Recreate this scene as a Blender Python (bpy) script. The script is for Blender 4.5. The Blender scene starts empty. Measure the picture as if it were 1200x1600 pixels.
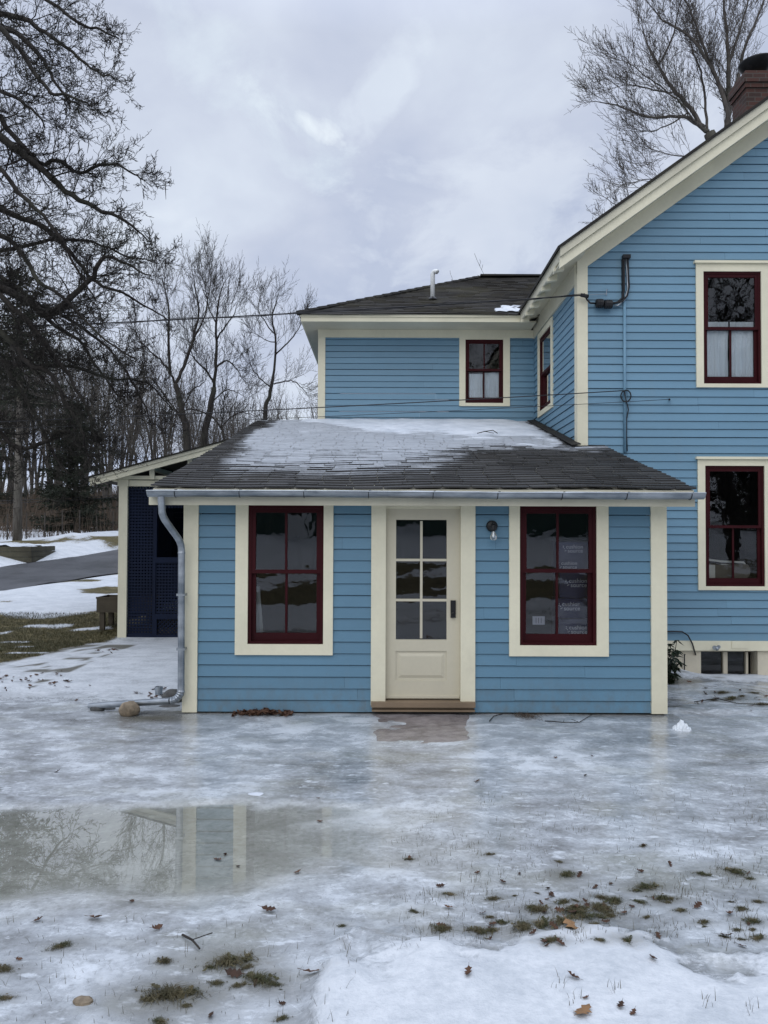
import bpy, math, random
import numpy as np
from mathutils import Vector, Matrix

# ------------------------------------------------------------------ camera, world, sun, exposure
S = bpy.context.scene
COL = S.collection
F = 1200.0                      # focal length in photo pixels (1200 x 1600)
EYE = 1.9
PITCH, ROLL, SHIFT = math.radians(1.2), math.radians(0.2), 10.0
cam_d = bpy.data.cameras.new('camera')
cam_d.sensor_fit = 'VERTICAL'; cam_d.sensor_height = 24.0; cam_d.sensor_width = 18.0
cam_d.lens = 24.0 * F / 1600.0
cam_d.shift_y = SHIFT / 1600.0
cam_d.clip_start = 0.05; cam_d.clip_end = 2000
cam = bpy.data.objects.new('camera', cam_d); COL.objects.link(cam)
cam.location = (0, 0, EYE)
cam.rotation_euler = (Matrix.Rotation(math.pi/2 + PITCH, 3, 'X') @ Matrix.Rotation(ROLL, 3, 'Z')).to_euler()
S.camera = cam
S.view_settings.view_transform = 'Standard'
S.view_settings.look = 'None'
S.view_settings.gamma = 1.0
S.view_settings.use_curve_mapping = False
S.view_settings.exposure = 0.0
S.cycles.max_bounces = 8
S.cycles.transparent_max_bounces = 16

SUN_EL, SUN_AZ = math.radians(38), math.radians(200)
W = bpy.data.worlds.new('World'); S.world = W; W.use_nodes = True
def build_world():
    nt = W.node_tree; N = nt.nodes; L = nt.links
    N.clear()
    out = N.new('ShaderNodeOutputWorld'); bg = N.new('ShaderNodeBackground')
    L.new(bg.outputs[0], out.inputs[0]); bg.inputs[1].default_value = 0.1
    sky = N.new('ShaderNodeTexSky'); sky.sky_type = 'NISHITA'; sky.sun_disc = False
    sky.sun_elevation = SUN_EL; sky.sun_rotation = SUN_AZ; sky.dust_density = 2.0
    tc = N.new('ShaderNodeTexCoord')
    sep = N.new('ShaderNodeSeparateXYZ'); L.new(tc.outputs['Generated'], sep.inputs[0])
    def math_(op, a, b=None, clamp=False):
        n = N.new('ShaderNodeMath'); n.operation = op; n.use_clamp = clamp
        for i, v in enumerate((a, b)):
            if v is None: continue
            if isinstance(v, (int, float)): n.inputs[i].default_value = v
            else: L.new(v, n.inputs[i])
        return n.outputs[0]
    zc = math_('ADD', math_('MAXIMUM', sep.outputs[2], 0.0), 0.22)
    cx = math_('DIVIDE', sep.outputs[0], zc); cy = math_('DIVIDE', sep.outputs[1], zc)
    comb = N.new('ShaderNodeCombineXYZ'); L.new(cx, comb.inputs[0]); L.new(cy, comb.inputs[1])
    def noise(scale, detail, rough, off):
        m = N.new('ShaderNodeMapping'); L.new(comb.outputs[0], m.inputs[0])
        m.inputs['Location'].default_value = off; m.inputs['Scale'].default_value = (1.0, 0.8, 1)
        n = N.new('ShaderNodeTexNoise'); L.new(m.outputs[0], n.inputs['Vector'])
        n.inputs['Scale'].default_value = scale; n.inputs['Detail'].default_value = detail
        n.inputs['Roughness'].default_value = rough; n.inputs['Distortion'].default_value = 0.3
        return n.outputs[0]
    big = noise(1.3, 5, 0.5, (3.1, 0.4, 0)); mid = noise(3.4, 6, 0.55, (7.7, 2.0, 0)); fine = noise(5.0, 7, 0.6, (1.7, 5.0, 0))
    mixn = math_('ADD', math_('MULTIPLY', big, 0.68), math_('MULTIPLY', mid, 0.32))
    ramp = N.new('ShaderNodeValToRGB'); L.new(mixn, ramp.inputs[0])
    e = ramp.color_ramp.elements
    e[0].position = 0.36; e[0].color = (0.39, 0.45, 0.60, 1)
    e[1].position = 0.50; e[1].color = (0.53, 0.58, 0.70, 1)
    a = ramp.color_ramp.elements.new(0.60); a.color = (0.63, 0.69, 0.79, 1)
    b = ramp.color_ramp.elements.new(0.70); b.color = (0.80, 0.86, 0.92, 1)
    # thin gaps where the cloud lets more light through
    tint = ramp.outputs[0]
    def gap(px, py, ang, sx, sy, amt, col):
        nonlocal tint
        d = Vector(((px-600)/F, 1.0, (835-py)/F)).normalized()
        r = Vector((1, 0, 0)); r = (r - d*r.dot(d)).normalized(); u = d.cross(r) * -1
        ca, sa = math.cos(ang), math.sin(ang)
        ax1 = r*ca + u*sa; ax2 = -r*sa + u*ca
        def dot(v):
            n = N.new('ShaderNodeVectorMath'); n.operation = 'DOT_PRODUCT'
            L.new(tc.outputs['Generated'], n.inputs[0]); n.inputs[1].default_value = v
            return n.outputs['Value']
        a = math_('DIVIDE', dot(ax1), sx); b = math_('DIVIDE', dot(ax2), sy)
        front = math_('GREATER_THAN', dot(d), 0.3)
        w = math_('ADD', math_('MULTIPLY', math_('SUBTRACT', fine, 0.5), 7.0), 0.0)
        r2 = math_('ADD', math_('ADD', math_('MULTIPLY', a, a), math_('MULTIPLY', b, b)), w)
        g = math_('MULTIPLY', math_('MULTIPLY', math_('SUBTRACT', 1.0, r2, True), front), amt)
        m = N.new('ShaderNodeMix'); m.data_type = 'RGBA'; m.clamp_factor = True
        L.new(g, m.inputs['Factor']); L.new(tint, m.inputs['A']); m.inputs['B'].default_value = (*col, 1)
        tint = m.outputs['Result']
    gap(395, 130, -0.75, 0.13, 0.05, 0.34, (0.72, 0.82, 0.88))
    gap(410, 150, -0.85, 0.07, 0.018, 0.45, (0.78, 0.87, 0.92))
    gap(492, 192, -0.5, 0.035, 0.014, 0.6, (0.84, 0.91, 0.95))
    gap(590, 130, 0.9, 0.07, 0.03, 0.35, (0.78, 0.86, 0.93))
    gap(850, 330, 0.2, 0.25, 0.10, 0.4, (0.72, 0.78, 0.86))
    # overcast: the zenith is brighter than the rim
    z = math_('MAXIMUM', sep.outputs[2], 0.0)
    t = math_('MULTIPLY', math_('SUBTRACT', z, 0.55, True), 2.2, True)
    boost = math_('ADD', 1.0, math_('MULTIPLY', t, 2.1))
    rim = math_('SUBTRACT', 1.0, math_('MULTIPLY', z, 6.0), True)
    boost = math_('ADD', boost, math_('MULTIPLY', rim, 0.28))
    vm = N.new('ShaderNodeVectorMath'); vm.operation = 'SCALE'
    L.new(tint, vm.inputs[0]); L.new(math_('MULTIPLY', boost, 11.6), vm.inputs['Scale'])
    mx = N.new('ShaderNodeMix'); mx.data_type = 'RGBA'; mx.inputs['Factor'].default_value = 0.94
    L.new(sky.outputs[0], mx.inputs['A']); L.new(vm.outputs[0], mx.inputs['B'])
    L.new(mx.outputs['Result'], bg.inputs[0])
build_world()
sun_d = bpy.data.lights.new('sun', 'SUN'); sun_d.energy = 1.0; sun_d.angle = math.radians(60)
sun_d.color = (1.0, 0.97, 0.92)
sun = bpy.data.objects.new('sun', sun_d); COL.objects.link(sun)
sun.rotation_euler = (math.pi/2 - SUN_EL, 0, math.radians(-20))   # from behind the camera
sun.location = (-5, -10, 30)

# ------------------------------------------------------------------ helpers
R = random.Random(7)
NR = np.random.default_rng(11)

def at(px, py, D):
    """the point at depth D seen at photo pixel (px, py)"""
    u = (px - 600.0) / F; v = (800.0 + SHIFT - py) / F
    c, s = math.cos(ROLL), math.sin(ROLL)
    u, v = u*c - v*s, u*s + v*c
    d = Vector((u, math.cos(PITCH) - v*math.sin(PITCH), math.sin(PITCH) + v*math.cos(PITCH)))
    return Vector((0, 0, EYE)) + d * (D / d.y)
def X(px, D, py=835): return at(px, py, D).x
def Z(py, D, px=600): return at(px, py, D).z

WORLD_ORIGIN = {}
class MB:
    """collects shapes for one mesh"""
    def __init__(s, xf=None): s.v = []; s.f = []; s.xf = xf; s.attr = {}
    def add(s, vs, fs):
        b = len(s.v)
        if s.xf: vs = [s.xf(p) for p in vs]
        s.v.extend([tuple(p) for p in vs]); s.f.extend([tuple(i + b for i in f) for f in fs]); return b
    def quad(s, a, b, c, d): s.add([a, b, c, d], [(0, 1, 2, 3)])
    def box(s, x0, x1, y0, y1, z0, z1):
        x0, x1 = min(x0, x1), max(x0, x1); y0, y1 = min(y0, y1), max(y0, y1); z0, z1 = min(z0, z1), max(z0, z1)
        s.add([(x0,y0,z0),(x1,y0,z0),(x1,y1,z0),(x0,y1,z0),(x0,y0,z1),(x1,y0,z1),(x1,y1,z1),(x0,y1,z1)],
              [(0,3,2,1),(4,5,6,7),(0,1,5,4),(1,2,6,5),(2,3,7,6),(3,0,4,7)])
    def prism(s, poly, d):
        """closed prism: polygon (3-D points) swept by vector d"""
        n = len(poly); d = Vector(d)
        vs = [Vector(p) for p in poly] + [Vector(p) + d for p in poly]
        fs = [tuple(range(n))[::-1], tuple(range(n, 2*n))]
        fs += [(i, (i+1) % n, n + (i+1) % n, n + i) for i in range(n)]
        s.add(vs, fs)
    def tube(s, pts, rad, n=6, cap=True):
        pts = [Vector(p) for p in pts]; m = len(pts)
        if not hasattr(rad, '__len__'): rad = [rad] * m
        vs = []; up = None
        for i, p in enumerate(pts):
            t = (pts[min(i+1, m-1)] - pts[max(i-1, 0)])
            if t.length < 1e-9: t = Vector((0, 0, 1))
            t.normalize()
            if up is None:
                up = Vector((0, 0, 1)) if abs(t.z) < 0.9 else Vector((1, 0, 0))
            a = t.cross(up)
            if a.length < 1e-6: a = t.cross(Vector((0.3, 1, 0.2)))
            a.normalize(); b = a.cross(t).normalized(); up = b
            for k in range(n):
                w = 2*math.pi*k/n
                vs.append(p + (a*math.cos(w) + b*math.sin(w)) * rad[i])
        fs = [(i*n+k, i*n+(k+1) % n, (i+1)*n+(k+1) % n, (i+1)*n+k) for i in range(m-1) for k in range(n)]
        if cap: fs += [tuple(range(n))[::-1], tuple(range((m-1)*n, m*n))]
        s.add(vs, fs)
    def lathe(s, prof, c, n=20):
        c = Vector(c); vs = []; m = len(prof)
        for r, z in prof:
            for k in range(n):
                w = 2*math.pi*k/n; vs.append(c + Vector((r*math.cos(w), r*math.sin(w), z)))
        fs = [(i*n+k, i*n+(k+1) % n, (i+1)*n+(k+1) % n, (i+1)*n+k) for i in range(m-1) for k in range(n)]
        fs += [tuple(range(n))[::-1], tuple(range((m-1)*n, m*n))]
        s.add(vs, fs)

def link(name, verts, faces, mat, parent=None, smooth=False, origin=None):
    v = np.asarray(verts, dtype=np.float64)
    if origin is None:
        lo = v.min(0); hi = v.max(0); origin = Vector(((lo[0]+hi[0])/2, (lo[1]+hi[1])/2, lo[2]))
    origin = Vector(origin)
    me = bpy.data.meshes.new(name)
    me.from_pydata((v - np.array(origin)).tolist(), [], faces)
    me.update()
    if mat: me.materials.append(mat)
    if smooth: me.polygons.foreach_set('use_smooth', [True]*len(me.polygons))
    o = bpy.data.objects.new(name, me); COL.objects.link(o)
    if parent:
        o.parent = parent; o.location = origin - WORLD_ORIGIN[parent.name]
    else: o.location = origin
    WORLD_ORIGIN[o.name] = origin
    return o
def build(mb, name, mat, parent=None, smooth=False, origin=None):
    return link(name, mb.v, mb.f, mat, parent, smooth, origin)
def tag(o, label=None, cat=None, group=None, kind=None):
    if label: o['label'] = label
    if cat: o['category'] = cat
    if group: o['group'] = group
    if kind: o['kind'] = kind
    return o
def empty(name, loc, label, cat, group=None):
    o = bpy.data.objects.new(name, None); COL.objects.link(o); o.location = loc
    o.empty_display_size = 0.2
    WORLD_ORIGIN[o.name] = Vector(loc)
    return tag(o, label, cat, group)
def copy_tree(o, parent=None):
    c = o.copy(); COL.objects.link(c); c.parent = parent
    for ch in list(o.children): copy_tree(ch, c)
    return c

# value noise on the plane, numpy
_T = np.random.default_rng(5).random((256, 256))
def vnoise(x, y):
    x = np.asarray(x, float); y = np.asarray(y, float)
    xi = np.floor(x).astype(int); yi = np.floor(y).astype(int); fx = x - xi; fy = y - yi
    fx = fx*fx*(3-2*fx); fy = fy*fy*(3-2*fy)
    g = lambda a, b: _T[a % 256, b % 256]
    return (g(xi, yi)*(1-fx) + g(xi+1, yi)*fx)*(1-fy) + (g(xi, yi+1)*(1-fx) + g(xi+1, yi+1)*fx)*fy
def fbm(x, y, o=4):
    s = 0; a = 0.5; t = 0
    for i in range(o):
        s = s + a*vnoise(x*2**i + 17*i, y*2**i + 31*i); t += a; a *= 0.5
    return s/t
def sstep(a, b, x):
    t = np.clip((np.asarray(x, float)-a)/(b-a), 0, 1); return t*t*(3-2*t)

# ------------------------------------------------------------------ materials
class Mat:
    def __init__(s, name):
        s.m = bpy.data.materials.new(name); s.m.use_nodes = True
        s.nt = s.m.node_tree; s.N = s.nt.nodes; s.L = s.nt.links
        s.bsdf = s.N['Principled BSDF']; s.out = s.N['Material Output']
        s._pos = None
    def pos(s, obj=False):
        if obj:
            n = s.N.new('ShaderNodeTexCoord'); return n.outputs['Object']
        if s._pos is None: s._pos = s.N.new('ShaderNodeNewGeometry').outputs['Position']
        return s._pos
    def noise(s, scale, detail=4, rough=0.55, stretch=(1,1,1), obj=False, dist=0.0, off=(0,0,0)):
        m = s.N.new('ShaderNodeMapping'); s.L.new(s.pos(obj), m.inputs[0]); m.inputs['Scale'].default_value = stretch
        m.inputs['Location'].default_value = off
        n = s.N.new('ShaderNodeTexNoise'); s.L.new(m.outputs[0], n.inputs['Vector'])
        n.inputs['Scale'].default_value = scale; n.inputs['Detail'].default_value = detail
        n.inputs['Roughness'].default_value = rough; n.inputs['Distortion'].default_value = dist
        return n.outputs[0]
    def math(s, op, a, b=None, clamp=False):
        n = s.N.new('ShaderNodeMath'); n.operation = op; n.use_clamp = clamp
        for i, v in enumerate((a, b)):
            if v is None: continue
            if isinstance(v, (int, float)): n.inputs[i].default_value = v
            else: s.L.new(v, n.inputs[i])
        return n.outputs[0]
    def ramp(s, fac, stops):
        r = s.N.new('ShaderNodeValToRGB'); s.L.new(fac, r.inputs[0]); e = r.color_ramp.elements
        e[0].position = stops[0][0]; e[0].color = (*stops[0][1], 1)
        e[1].position = stops[-1][0]; e[1].color = (*stops[-1][1], 1)
        for p, c in stops[1:-1]: e.new(p).color = (*c, 1)
        return r.outputs[0]
    def rng(s, fac, a, b, c=0.0, d=1.0):
        n = s.N.new('ShaderNodeMapRange'); s.L.new(fac, n.inputs[0])
        for i, v in enumerate((a, b, c, d)): n.inputs[i+1].default_value = v
        return n.outputs[0]
    def mix(s, f, a, b, blend='MIX'):
        n = s.N.new('ShaderNodeMix'); n.data_type = 'RGBA'; n.blend_type = blend; n.clamp_factor = True
        for k, v in (('Factor', f), ('A', a), ('B', b)):
            i = n.inputs[k]
            if isinstance(v, (int, float)): i.default_value = v
            elif isinstance(v, tuple): i.default_value = (*v, 1)
            else: s.L.new(v, i)
        return n.outputs['Result']
    def attr(s, name):
        n = s.N.new('ShaderNodeAttribute'); n.attribute_name = name; return n
    def set(s, **kw):
        for k, v in kw.items():
            i = s.bsdf.inputs[k.replace('_', ' ')]
            if isinstance(v, (int, float)): i.default_value = v
            elif isinstance(v, tuple): i.default_value = (*v, 1)
            else: s.L.new(v, i)
        return s
    def bump(s, h, strength=0.3, dist=0.01):
        n = s.N.new('ShaderNodeBump'); n.inputs['Strength'].default_value = strength
        n.inputs['Distance'].default_value = dist; s.L.new(h, n.inputs['Height']); s.L.new(n.outputs[0], s.bsdf.inputs['Normal'])
        return s

def paint(name, col, rough=0.55, var=0.1, grain=(1, 1, 1), dirt=(0.25, 0.23, 0.2), dirt_amt=0.12, bump=0.12, obj=False, spec=0.3):
    m = Mat(name)
    n1 = m.noise(1.6, 5, 0.6, obj=obj); n2 = m.noise(28, 3, 0.5, grain, obj=obj); n3 = m.noise(5, 6, 0.7, (1, 1, 0.35), obj=obj)
    d = tuple(c*(1-var) for c in col); l = tuple(min(1, c*(1+var)) for c in col)
    c = m.mix(m.rng(n1, 0.35, 0.65), d, l)
    c = m.mix(m.math('MULTIPLY', m.rng(n2, 0.4, 0.8), 0.12), c, tuple(x*0.7 for x in col))
    c = m.mix(m.math('MULTIPLY', m.rng(n3, 0.55, 0.8), dirt_amt), c, dirt)
    m.set(Base_Color=c, Roughness=m.rng(n1, 0.3, 0.7, rough-0.08, rough+0.1))
    m.bump(n2, bump, 0.004); m.set(Specular_IOR_Level=spec)
    return m.m

def clapboard_paint(name, col):
    m = Mat(name)
    a = m.attr('tint').outputs['Fac']
    n1 = m.noise(0.9, 5, 0.6); n2 = m.noise(6, 6, 0.65, (0.25, 0.25, 6)); n3 = m.noise(3.2, 6, 0.7, (1.5, 1.5, 0.3))
    c = m.mix(m.rng(n1, 0.3, 0.7), tuple(x*0.93 for x in col), tuple(x*1.06 for x in col))
    c = m.mix(m.math('MULTIPLY', a, 0.42), c, tuple(x*0.72 for x in col))
    c = m.mix(m.math('MULTIPLY', m.rng(n2, 0.5, 0.75), 0.16), c, tuple(x*0.75+0.02 for x in col))
    c = m.mix(m.math('MULTIPLY', m.rng(n3, 0.56, 0.8), 0.16), c, (0.2, 0.24, 0.26))
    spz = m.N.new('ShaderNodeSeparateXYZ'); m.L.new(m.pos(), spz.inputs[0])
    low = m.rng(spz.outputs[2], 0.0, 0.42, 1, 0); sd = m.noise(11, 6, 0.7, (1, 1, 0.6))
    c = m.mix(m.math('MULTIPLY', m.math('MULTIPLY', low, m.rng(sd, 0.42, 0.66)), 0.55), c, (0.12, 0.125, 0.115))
    sp = m.noise(34, 2, 0.5)
    c = m.mix(m.math('MULTIPLY', m.rng(sp, 0.72, 0.78), 0.35), c, (0.12, 0.16, 0.19))
    m.set(Base_Color=c, Roughness=m.rng(n2, 0.3, 0.7, 0.42, 0.6), Specular_IOR_Level=0.35)
    m.bump(m.noise(9, 5, 0.6, (0.4, 0.4, 9)), 0.25, 0.003)
    return m.m

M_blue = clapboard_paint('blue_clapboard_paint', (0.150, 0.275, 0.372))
M_blue_shaded = clapboard_paint('shaded_blue_clapboard_paint', (0.114, 0.228, 0.318))  # same blue paint on the extension, with the eave shade put into its colour
M_cream = paint('cream_trim_paint', (0.70, 0.66, 0.50), 0.5, 0.05, dirt_amt=0.10)
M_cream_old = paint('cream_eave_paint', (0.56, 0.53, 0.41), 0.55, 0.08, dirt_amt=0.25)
M_door = paint('cream_door_paint', (0.54, 0.50, 0.385), 0.42, 0.03, dirt_amt=0.05)
M_maroon = paint('maroon_sash_paint', (0.034, 0.0045, 0.0065), 0.5, 0.18, dirt=(0.03, 0.01, 0.01), dirt_amt=0.3, spec=0.12)
M_navy = paint('navy_lattice_paint', (0.0085, 0.0135, 0.031), 0.5, 0.15, dirt=(0.02, 0.03, 0.06), dirt_amt=0.3, spec=0.1)
M_found = paint('cream_foundation_paint', (0.56, 0.51, 0.40), 0.8, 0.1, dirt=(0.2, 0.17, 0.13), dirt_amt=0.5, bump=0.6)
M_black = paint('black_metal', (0.012, 0.012, 0.013), 0.35, 0.1)
M_rubber = paint('black_cable_rubber', (0.015, 0.015, 0.017), 0.5, 0.1)
M_sill = paint('brown_wood_sill', (0.20, 0.145, 0.095), 0.6, 0.2, (0.15, 1, 4), dirt_amt=0.3)
M_darkwood = paint('weathered_dark_wood', (0.065, 0.055, 0.04), 0.8, 0.3, (0.3, 0.3, 3), dirt=(0.1, 0.1, 0.06), dirt_amt=0.4, bump=0.4)
M_timber = paint('mossy_timber', (0.06, 0.055, 0.038), 0.85, 0.35, (0.3, 1, 3), dirt=(0.03, 0.04, 0.02), dirt_amt=0.6, bump=0.4)
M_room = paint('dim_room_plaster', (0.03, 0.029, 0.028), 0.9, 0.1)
M_white = paint('white_plastic', (0.72, 0.74, 0.74), 0.4, 0.05)
M_bag = paint('navy_plastic_wrap', (0.014, 0.015, 0.075), 0.4, 0.15, bump=0.3)
M_print = paint('pale_lettering_ink', (0.40, 0.40, 0.47), 0.5, 0.03)
M_blanket = paint('grey_wool_blanket', (0.16, 0.14, 0.12), 0.95, 0.15, (1, 1, 1), bump=0.8)
M_blanket_edge = paint('white_blanket_trim', (0.7, 0.68, 0.64), 0.9, 0.05)
M_green = paint('dark_green_siding', (0.05, 0.085, 0.07), 0.6, 0.1)

def metal_mat():
    m = Mat('galvanised_steel')
    n1 = m.noise(7, 5, 0.6, (0.4, 1, 1)); n2 = m.noise(60, 2, 0.5)
    c = m.mix(m.rng(n1, 0.35, 0.7), (0.20, 0.225, 0.25), (0.44, 0.47, 0.50))
    m.set(Base_Color=c, Metallic=0.85, Roughness=m.rng(n1, 0.3, 0.7, 0.28, 0.5)); m.bump(n2, 0.08, 0.002)
    return m.m
M_metal = metal_mat()

def glass_mat(name, tint=(0.9, 0.92, 0.93), wav=0.25, ior=1.5, rough=0.0, base=0.0):
    m = Mat(name); N, L = m.N, m.L
    N.remove(m.bsdf)
    fr = N.new('ShaderNodeFresnel'); fr.inputs[0].default_value = ior
    gl = N.new('ShaderNodeBsdfGlossy'); gl.inputs['Roughness'].default_value = rough
    tr = N.new('ShaderNodeBsdfTransparent'); tr.inputs[0].default_value = (*tint, 1)
    ms = N.new('ShaderNodeMixShader')
    fac = m.math('ADD', m.math('MULTIPLY', fr.outputs[0], 2.0 if base else 1.0), base, True)
    L.new(fac, ms.inputs[0]); L.new(tr.outputs[0], ms.inputs[1]); L.new(gl.outputs[0], ms.inputs[2])
    bp = N.new('ShaderNodeBump'); bp.inputs['Strength'].default_value = wav; bp.inputs['Distance'].default_value = 0.002
    L.new(m.noise(5.5, 2, 0.4, (1, 1, 1)), bp.inputs['Height'])
    L.new(bp.outputs[0], gl.inputs['Normal'])
    L.new(ms.outputs[0], m.out.inputs[0])
    return m.m
M_glass = glass_mat('old_window_glass', (0.86, 0.89, 0.89), 0.5, 1.5, 0.0, 0.0005)
M_bulb = glass_mat('clear_bulb_glass', (0.93, 0.94, 0.94), 0.0, 1.5, 0.02, 0.03)
def water_mat():
    m = Mat('still_water'); N, L = m.N, m.L; N.remove(m.bsdf)
    film = m.attr('film').outputs['Fac']
    fr = N.new('ShaderNodeFresnel'); fr.inputs[0].default_value = 1.34
    gl = N.new('ShaderNodeBsdfGlossy'); L.new(m.rng(film, 0.2, 0.9, 0.12, 0.0), gl.inputs['Roughness'])
    bp = N.new('ShaderNodeBump'); bp.inputs['Strength'].default_value = 0.02; bp.inputs['Distance'].default_value = 0.002
    L.new(m.noise(6, 2, 0.4), bp.inputs['Height']); L.new(bp.outputs[0], gl.inputs['Normal'])
    tr = N.new('ShaderNodeBsdfTransparent'); ms = N.new('ShaderNodeMixShader')
    L.new(m.mix(film, (1, 1, 1), (0.93, 0.925, 0.88)), tr.inputs[0])
    L.new(m.math('MULTIPLY', m.math('MULTIPLY', fr.outputs[0], 2.3), film), ms.inputs[0]); L.new(tr.outputs[0], ms.inputs[1]); L.new(gl.outputs[0], ms.inputs[2])
    L.new(ms.outputs[0], m.out.inputs[0]); return m.m
M_water = water_mat()

def curtain_mat():
    m = Mat('white_sheer_cloth')
    m.set(Base_Color=m.mix(m.noise(6, 3, 0.5, (5, 5, 0.4)), (0.80, 0.86, 0.94), (0.92, 0.95, 0.98)), Roughness=0.9)
    m.bsdf.inputs['Subsurface Weight'].default_value = 0.0
    return m.m
M_curtain = curtain_mat()

def shingle_mat(name, dark, light, moss=0.3, snowy=True):
    m = Mat(name)
    t = m.attr('tint').outputs['Fac']
    g = m.noise(120, 2, 0.6); n1 = m.noise(1.1, 5, 0.65); st = m.noise(2.2, 6, 0.7, (1.5, 0.25, 0.25))
    c = m.mix(t, dark, light)
    c = m.mix(m.math('MULTIPLY', m.rng(g, 0.35, 0.7), 0.5), c, tuple(x*1.7 for x in light))
    c = m.mix(m.math('MULTIPLY', m.rng(st, 0.5, 0.8), 0.5), c, (0.012, 0.012, 0.012))
    c = m.mix(m.math('MULTIPLY', m.rng(n1, 0.5, 0.75), moss), c, (0.055, 0.05, 0.025))
    rough = 0.75
    if snowy:
        s = m.attr('snow').outputs['Fac']
        k = m.noise(3.0, 6, 0.65, (0.9, 2.4, 1)); k2 = m.noise(16, 4, 0.65, (0.35, 2.4, 1)); k3 = m.noise(40, 3, 0.6)
        nn = m.math('ADD', m.math('MULTIPLY', k, 0.55), m.math('ADD', m.math('MULTIPLY', k2, 0.55), m.math('MULTIPLY', k3, 0.2)))
        nn = m.math('SUBTRACT', nn, 0.12)
        f = m.math('ADD', m.math('MULTIPLY', s, 1.35), m.math('SUBTRACT', nn, 1.02))
        sp = m.N.new('ShaderNodeSeparateXYZ'); m.L.new(m.pos(), sp.inputs[0])
        fr = m.math('FRACT', m.math('DIVIDE', m.math('SUBTRACT', sp.outputs[1], 7.82), 0.14))
        lip = m.math('MULTIPLY', m.rng(fr, 0.10, 0.42, 1, 0), m.rng(s, 0.55, 1.1, 0.42, 0.10))
        f = m.math('SUBTRACT', f, lip)
        f = m.rng(f, -0.10, 0.36)
        c = m.mix(m.math('MULTIPLY', f, 0.88), c, m.mix(k, (0.34, 0.37, 0.41), (0.58, 0.61, 0.65)))
        rough = m.rng(f, 0, 1, 0.6, 0.4)
    m.set(Base_Color=c, Roughness=rough, Specular_IOR_Level=0.3); m.bump(g, 0.5, 0.004)
    return m.m
M_shingle = shingle_mat('wet_dark_shingles', (0.006, 0.006, 0.0062), (0.040, 0.039, 0.038), 0.1)
M_shingle_old = shingle_mat('brown_old_shingles', (0.008, 0.0072, 0.006), (0.026, 0.023, 0.018), 0.8, False)

def snow_mat(name, lo, hi):
    m = Mat(name)
    n = m.noise(2.5, 6, 0.6); g = m.noise(70, 3, 0.7)
    m.set(Base_Color=m.mix(m.rng(n, 0.3, 0.7), lo, hi), Roughness=0.55, Specular_IOR_Level=0.3)
    m.bump(m.math('ADD', m.math('MULTIPLY', n, 3), g), 0.35, 0.01)
    return m.m
M_snow = snow_mat('roof_snow', (0.44, 0.475, 0.52), (0.66, 0.69, 0.73))
M_snow_lump = snow_mat('lump_snow', (0.58, 0.62, 0.65), (0.80, 0.82, 0.84))

def bark_mat(name, a, b):
    m = Mat(name)
    n = m.noise(9, 5, 0.7, (1, 1, 0.25), obj=True); n2 = m.noise(1.2, 3, 0.5, obj=True)
    c = m.mix(m.rng(n, 0.35, 0.65), a, b); c = m.mix(m.math('MULTIPLY', m.rng(n2, 0.5, 0.7), 0.4), c, (0.06, 0.065, 0.045))
    m.set(Base_Color=c, Roughness=0.9, Specular_IOR_Level=0.15); m.bump(n, 0.6, 0.02)
    return m.m
M_bark = bark_mat('wet_dark_bark', (0.016, 0.014, 0.013), (0.045, 0.040, 0.035))
M_bark_grey = bark_mat('grey_brown_bark', (0.035, 0.030, 0.026), (0.085, 0.075, 0.064))
M_bark_oak = bark_mat('pale_grey_bark', (0.05, 0.044, 0.04), (0.115, 0.102, 0.09))
M_bark_far = bark_mat('woodland_bark', (0.040, 0.036, 0.032), (0.095, 0.085, 0.075))
M_bark_pale = bark_mat('pale_bark', (0.075, 0.066, 0.055), (0.16, 0.145, 0.125))

def leaf_mat(name, cols, rough=0.7):
    m = Mat(name)
    oi = m.N.new('ShaderNodeObjectInfo').outputs['Random']
    n = m.noise(14, 3, 0.6)
    st = [(i/(max(1, len(cols)-1)), c) for i, c in enumerate(cols)]
    f = m.math('ADD', m.math('MULTIPLY', oi, 0.5), m.math('MULTIPLY', m.rng(n, 0.3, 0.7), 0.5))
    m.set(Base_Color=m.ramp(f, st), Roughness=rough, Specular_IOR_Level=0.25)
    return m.m
M_deadleaf = leaf_mat('dead_leaf_brown', [(0.022, 0.013, 0.009), (0.06, 0.030, 0.018), (0.12, 0.062, 0.035)])
M_tanleaf = leaf_mat('dead_leaf_tan', [(0.16, 0.09, 0.045), (0.27, 0.155, 0.075)])
M_grassblade = leaf_mat('winter_grass', [(0.022, 0.022, 0.009), (0.085, 0.070, 0.034), (0.040, 0.044, 0.016), (0.19, 0.145, 0.080)], 0.6)
M_spruce = leaf_mat('spruce_needles', [(0.007, 0.010, 0.007), (0.020, 0.026, 0.016), (0.03, 0.028, 0.018)], 0.8)
M_rhodo = leaf_mat('rhododendron_leaf', [(0.016, 0.024, 0.013), (0.03, 0.045, 0.022)], 0.4)
M_brush = leaf_mat('brown_brush', [(0.05, 0.038, 0.028), (0.10, 0.075, 0.055)], 0.9)

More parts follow.
